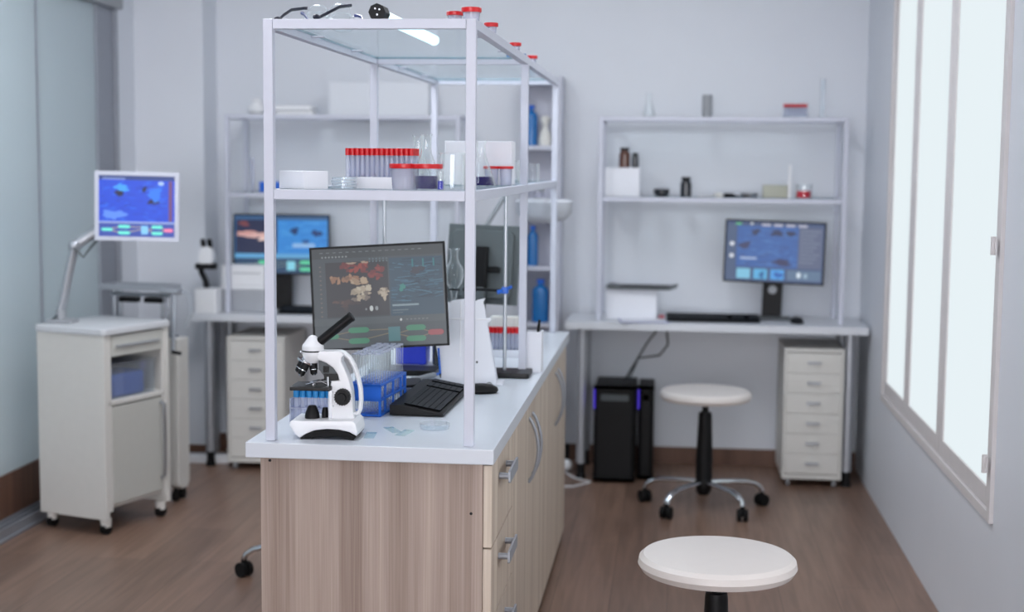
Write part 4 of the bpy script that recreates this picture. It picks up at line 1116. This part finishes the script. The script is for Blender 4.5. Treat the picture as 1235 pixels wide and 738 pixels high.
ic = MB(); ic.rbox(-2.235, -1.925, 6.685, 6.812, .7356, .842, .008, 'Z', .004)
tag(ic.build('instrument_case', 'silver'), 'low grey instrument case on the far desk carrying the white printer', 'case')
pb = thing('printer', 'low white boxy printer left of the bright blue monitor', 'printer', (-2.035, 6.748, .8425))
b = MB(); b.rbox(-.105, .105, -.055, .055, .02, .115, .01, 'Z', .006); b.rbox(-.108, .108, -.06, .06, .0, .02, .008, 'Z', .003); b.build('body', 'whiteplastic', pb)
MB().box(-.05, .085, -.0565, -.045, .075, .079, .0005).build('paper_slot', 'greyplastic', pb)
mic2 = thing('stereo_microscope', 'white stereo microscope with two black eyepieces at the left end of the far desk', 'microscope', (-2.195, 6.625, .7356), 0)
m_ = MB(); m_.rbox(-.04, .065, -.05, .055, 0, .115, .01, 'Z', .004); m_.build('base', 'whiteplastic', mic2)
m_ = MB(); m_.tube([(-.004, .03, .115), (-.010, .03, .15), (-.03, .03, .19), (-.028, .01, .225)], .014, 12); m_.rbox(-.045, .05, -.02, .03, .205, .232, .006, 'Z', .003); m_.build('pillar', 'black', mic2)
m_ = MB(); m_.rbox(-.024, .042, -.03, .035, .232, .290, .012, 'Y', .006); m_.prism([(-.020, .290), (.038, .290), (.030, .312), (-.012, .312)], -.02, .02, 'XZ', .003); m_.build('head', 'whiteplastic', mic2)
for x in (-.006, .026):
    m_ = MB(); m_.cyl((x, -.004, .308), (x, -.018, .345), .0115, .012, 18); m_.build('eyepiece', 'black', mic2)
ps = thing('power_strip', 'white power strip lying on the floor under the far left desk', 'power strip', (-2.24, 6.70, 0), math.radians(4))
MB().rbox(-.13, .13, -.03, .03, 0, .04, .008, 'Z', .004).build('body', 'whiteplastic', ps)
MB().box(-.10, .10, -.012, .012, .0402, .0412).build('socket_row', 'greyplastic', ps)
# left shelf contents
m_ = MB(); m_.lathe([(0, 0), (.028, 0), (.042, .02), (.036, .045), (.022, .058), (.026, .075), (0, .082)], seg=24)
tag(m_.build('white_pot', 'whiteplastic', None, (-1.985, 6.78, Z2)), 'round white pot on the left end of the far left shelf top', 'pot')
m_ = MB(); m_.rbox(-.11, .11, -.06, .06, .02, .045, .02, 'Z', .008); m_.rbox(-.07, .115, -.05, .05, 0, .02, .015, 'Z', .004)
tag(m_.build('white_tray', 'whiteplastic', None, (-1.815, 6.78, Z2)), 'white rounded tray beside the round white pot', 'tray')
tag(MB().box(-.24, .24, -.06, .06, 0, .16, .003).build('white_carton', 'wall', None, (-1.40, 6.86, Z2)), 'long white carton on top of the far left shelf', 'box')
br_ = thing('blue_rack', 'blue vial rack on the left end of the far left shelf', 'rack', (-1.845, 6.78, Z1))
m_ = MB(); m_.box(-.12, .12, -.04, .04, 0, .012, .002); m_.box(-.12, .12, -.04, -.036, .012, .05, .001); m_.box(-.12, .12, .036, .04, .012, .05, .001); m_.box(-.12, .12, -.036, .036, .034, .05, .002); m_.build('rack_body', 'blue', br_)
tag(MB().lathe([(0, 0), (.008, 0), (.008, .16), (.0095, .163), (.007, .162), (.007, .003), (0, .002)], seg=16).build('glass_rod_tube', 'tubem', None, (-2.01, 6.78, Z1)), 'tall thin glass tube beside the blue vial rack', 'tube')
bottle('clear bottle with pale cap at the right part of the far left shelf', (-1.20, 6.78, Z1), .03, .11, 'tubem', 'pale')

# ------------------------------------------------------------------ narrow white tower shelf on the back wall
tw = thing('tower_shelf', 'narrow white open tower shelf on the back wall behind the island end', 'shelf', (-.635, 6.93, 0))
HW, HD = .098, .085
b = MB(); b.box(-HW, -HW + .014, -HD, HD, 0, 1.86, .002); b.box(HW - .014, HW, -HD, HD, 0, 1.86, .002); b.build('side_panel', 'whitemetal', tw)
MB().box(-HW + .014, HW - .014, HD - .006, HD, 0, 1.86).build('back_panel', 'whitemetal', tw)
for z in (.36, .695, .965, 1.22, 1.535, 1.84):
    MB().box(-HW + .0145, HW - .0145, -HD + .001, HD - .007, z - .02, z, .001).build('board', 'whitemetal', tw)
def wash(label, loc, r, h):
    t = thing('blue_bottle', label, 'bottle', loc, 0, 'blue bottles on the tower shelf')
    MB().lathe([(0, 0), (r * .94, 0), (r, .006), (r, h * .72), (r * .8, h * .8), (r * .35, h * .86), (r * .35, h * .9), (0, h * .9)], seg=26).build('bottle_body', 'bottleblue', t)
    MB().lathe([(0, h * .9), (r * .48, h * .9), (r * .45, h), (0, h)], seg=20).build('cap', 'blue', t)
    return t
wash('broad blue bottle on the lowest visible board of the tower shelf', (-.632, 6.90, .6955), .040, .205)
wash('slim blue bottle on the middle board of the tower shelf', (-.672, 6.90, .9655), .026, .19)
wash('tall blue bottle on the upper board of the tower shelf', (-.685, 6.90, 1.5355), .030, .19)
m_ = MB(); m_.lathe([(0, 0), (.03, 0), (.034, .03), (.026, .06), (.014, .085), (.018, .105), (.026, .125), (.015, .14), (0, .142)], seg=24)
tag(m_.build('pale_vase', 'pale', None, (-.618, 6.90, 1.5355)), 'pale waisted vase beside the tall blue bottle', 'vase')
bottle('small clear bottle on the tower shelf board under the pale vase', (-.645, 6.90, 1.2205), .026, .12, 'tubem', 'whiteplastic')

# ------------------------------------------------------------------ bedside cart on the left
CA = math.radians(-19.0)
ct = thing('cart', 'cream bedside cabinet on casters by the glass partition', 'cart', (-2.155, 5.285, 0), CA)
W_, D_ = .335, .388; HT = .80
b = MB()
b.box(-W_, 0, 0, .022, .062, HT - .02, .003)                     # near panel
b.box(-W_, 0, D_ - .022, D_, .062, HT - .02, .003)              # far panel
b.box(-W_, -W_ + .014, .022, D_ - .022, .08, HT - .02)          # closed side
b.box(-W_ + .014, -.02, .022, D_ - .022, .10, .116)             # floor
b.box(-W_ + .014, -.004, .022, D_ - .022, .505, .523, .002)       # open shelf
b.box(-.014, -.004, .022, .045, .09, HT - .02, .001); b.box(-.014, -.004, D_ - .04, D_ - .022, .09, HT - .02, .001)
b.build('body', 'cream', ct)
b = MB(); b.rbox(-W_ - .008, .010, -.008, D_ + .008, HT - .02, HT + .008, .02, 'Z', .006); b.build('cart_top', mat('grey_white_top', (204, 206, 210), .4), ct)
dr = MB().box(-.16, .0, .046, D_ - .042, HT - .105, HT - .026, .002).build('drawer', 'creamd', ct)
MB().box(.0005, .010, .07, D_ - .066, HT - .070, HT - .062, .001).build('handle', 'greyplastic', dr)
dd = MB().box(-.016, -.001, .048, D_ - .044, .118, .498, .003).build('door', 'creamd', ct)
h_ = MB(); hy = D_ - .058; h_.tube([(.0, hy, .17), (.018, hy, .18), (.020, hy, .22), (.020, hy, .43), (.018, hy, .47), (.0, hy, .48)], .006, 10); h_.build('handle', 'steel', dd)
for (x, y) in ((-W_ + .03, .035), (-.03, .03), (-W_ + .03, D_ - .03), (-.03, D_ - .03)):
    c_ = MB(); c_.cyl((x - .012, y, .024), (x + .012, y, .024), .024, seg=20); c_.mi = 1; c_.cyl((x, y, .03), (x, y, .063), .02, .022, 18); c_.build('caster', ['rubber', 'cream'], ct)
CM = T(-2.155, 5.285, 0) @ RZ(CA)
cbx = thing('storage_box', 'clear plastic box with blue contents inside the open shelf of the cart', 'box', CM @ Vector((-.10, .19, .5235)), CA)
b = MB(); b.box(-.08, .08, -.13, .13, 0, .004); b.box(.077, .08, -.13, .13, .004, .13); b.box(-.08, -.077, -.13, .13, .004, .13); b.box(-.077, .077, -.13, -.127, .004, .13); b.box(-.077, .077, .127, .13, .004, .13); b.box(-.084, .084, -.134, .134, .13, .138, .002)
b.build('tub', 'plasticclear', cbx); b = MB(); b.rbox(-.07, .074, -.12, .09, .005, .095, .03, 'Z', .012); b.build('contents', mat('blue_bag', (60, 96, 170), .5), cbx)
sh = [('r', 0, .24, 1, 1, (26, 74, 214)), ('r', 0, .93, 1, 1, (46, 66, 130)), ('r', 0, .0, 1, .25, (58, 80, 170))]
waves(sh, 0, .9, .26, .92, [(36, 104, 240), (20, 50, 170), (50, 130, 250), (24, 60, 190)], 110, 33)
sh += [('r', .92, .26, .97, .92, (110, 70, 120)), ('b', .28, .72, .05, .07, (22, 26, 62), 1), ('b', .60, .78, .03, .04, (18, 22, 54), 2), ('b', .72, .58, .06, .05, (22, 24, 58), 3), ('b', .20, .36, .13, .08, (90, 140, 240), 4), ('b', .30, .80, .10, .05, (60, 160, 255), 5), ('b', .74, .70, .10, .09, (40, 120, 240), 6), ('r', .05, .93, .35, .96, (120, 140, 200)), ('e', .82, .88, .04, .03, (170, 200, 250)), ('r', 0, .22, 1, .25, (150, 170, 220))]
flow(sh, .02, .19, (110, 236, 220), (130, 200, 250), (255, 130, 170), (220, 200, 120))
m5 = monitor('monitor', 'small white framed monitor on a grey jointed arm standing on the cart', (-2.085, 5.47, 1.270), (0, math.radians(1.0), math.radians(12)), .322, .27, .016, 'whitemetal', sh, (22, 70, 200), 1.1, depth=.05, bezel='whitemetal')
n_ = MB(); n_.cyl((-.13, .05, -.06), (-.13, .075, -.06), .03, seg=20); n_.build('mount_plate', 'greyplastic', m5)
# its jointed arm, standing on the cart top
AO = Vector((-2.405, 5.475, HT + .0085)); MW = T(-2.085, 5.47, 1.270) @ RZ(math.radians(12)) @ Matrix.Rotation(math.radians(1.0), 4, 'Y')
def armpart(mb, name, mt):
    bmesh.ops.transform(mb.bm, matrix=MW.inverted() @ T(*AO), verts=mb.bm.verts); mb.build(name, mt, m5)
m_ = MB(); m_.rbox(-.05, .06, -.04, .04, 0, .014, .012, 'Z', .003); m_.cyl((0, 0, .014), (0, 0, .05), .022, .018, 20); armpart(m_, 'arm_foot', 'greyplastic')
m_ = MB(); m_.tube([(0, 0, .05), (.01, 0, .08), (.055, 0, .27), (.06, 0, .30)], .02, 12, flat=(.016, .02)); armpart(m_, 'lower_arm', 'silver')
m_ = MB(); m_.ball((.062, 0, .305), .026); m_.tube([(.06, 0, .305), (.12, .02, .345), (.19, .055, .40)], .02, 12, flat=(.016, .022)); armpart(m_, 'upper_arm', 'silver')
m_ = MB(); m_.tube([(.07, -.022, .295), (.105, -.02, .26), (.13, .0, .30), (.175, .04, .365)], .005, 8); armpart(m_, 'arm_cable', 'darkgrey')
m_ = MB(); m_.tube([(-.005, -.024, .03), (-.03, -.02, .01), (-.035, 0, .004)], .004, 8); armpart(m_, 'arm_cable', 'darkgrey')
# overbed instrument table behind the cart
ob = thing('overbed_table', 'overbed table with steel framed tray and hanging crank behind the cart', 'table', (-2.092, 5.93, 0), CA * .4)
m_ = MB(); m_.rbox(-.034, .028, -.05, .05, .07, .70, .006, 'Z', .002); m_.rbox(-.40, .03, -.03, .03, .055, .085, .006, 'X', .002); m_.build('column', 'cream', ob)
for (x, y) in ((0, -.03), (0, .03), (-.37, -.02), (-.37, .02)):
    c_ = MB(); c_.cyl((x - .008, y, .024), (x + .008, y, .024), .024, seg=18); c_.cyl((x, y, .025), (x, y, .056), .008); c_.build('caster', 'rubber', ob)
m_ = MB()
for x in (-.29, -.262, -.065, -.035): m_.cyl((x, 0, .70), (x, 0, .905), .009, seg=12)
m_.box(-.33, 0, -.02, .02, .69, .715, .003); m_.cyl((-.30, -.012, .88), (-.02, -.012, .88), .008); m_.build('tray_frame', 'steel', ob)
for xx in (-.262, -.145): MB().box(xx, xx + .085, -.02, .02, .846, .868, .003).build('clamp_bar', 'black', ob)
m_ = MB(); m_.rbox(-.315, .0, -.10, .06, .905, .915, .02, 'Z', .003); m_.box(-.31, -.005, -.098, -.092, .915, .926, .001); m_.box(-.31, -.005, .052, .058, .915, .926, .001); m_.box(-.312, -.306, -.092, .052, .915, .926, .001); m_.box(-.009, -.003, -.092, .052, .915, .926, .001); m_.rbox(-.02, .065, -.115, -.07, .895, .918, .008, 'X', .002); m_.build('tray', 'silver', ob)
m_ = MB(); m_.cyl((.056, -.15, .660), (.044, -.10, .905), .007); m_.mi = 1; m_.tube([(.054, -.15, .660), (.096, -.16, .656)], .008, 10); m_.build('crank', ['steel', 'black'], ob)
m_ = MB(); m_.tube([(.05, -.08, .918), (.10, -.09, .90), (.115, -.09, .82), (.085, -.09, .76)], .008, 8); m_.build('hose', 'plasticclear', ob)

# ------------------------------------------------------------------ world, camera, view
W = bpy.data.worlds.new('World'); S.world = W; W.use_nodes = True
W.node_tree.nodes['Background'].inputs[0].default_value = (0.75, 0.82, 0.9, 1); W.node_tree.nodes['Background'].inputs[1].default_value = 0.6

cam = bpy.data.cameras.new('camera'); co = bpy.data.objects.new('camera', cam); COL.objects.link(co)
cam.sensor_fit = 'HORIZONTAL'; cam.sensor_width = 36.0; cam.lens = 1750.0 / 1235.0 * 36.0
pitch, yaw, roll = math.radians(5.6078), math.radians(6.3573), 0.0093
fwd = Vector((-math.sin(yaw) * math.cos(pitch), math.cos(yaw) * math.cos(pitch), -math.sin(pitch)))
r0 = Vector((math.cos(yaw), math.sin(yaw), 0)); u0 = r0.cross(fwd)
rt_ = r0 * math.cos(roll) + u0 * math.sin(roll); up_ = u0 * math.cos(roll) - r0 * math.sin(roll)
m = Matrix((rt_, up_, -fwd)).transposed().to_4x4(); m.translation = Vector((0, 0, 1.45))
co.matrix_world = m
cam.dof.use_dof = True; cam.dof.focus_distance = 3.60; cam.dof.aperture_fstop = 2.2
cam.clip_start = .05
S.camera = co
S.view_settings.view_transform = 'Standard'; S.view_settings.look = 'None'; S.view_settings.gamma = 1; S.view_settings.use_curve_mapping = False
S.view_settings.exposure = 0.0
S.cycles.use_adaptive_sampling = False
S.cycles.max_bounces = 10; S.cycles.transparent_max_bounces = 48; S.cycles.diffuse_bounces = 5; S.cycles.glossy_bounces = 4
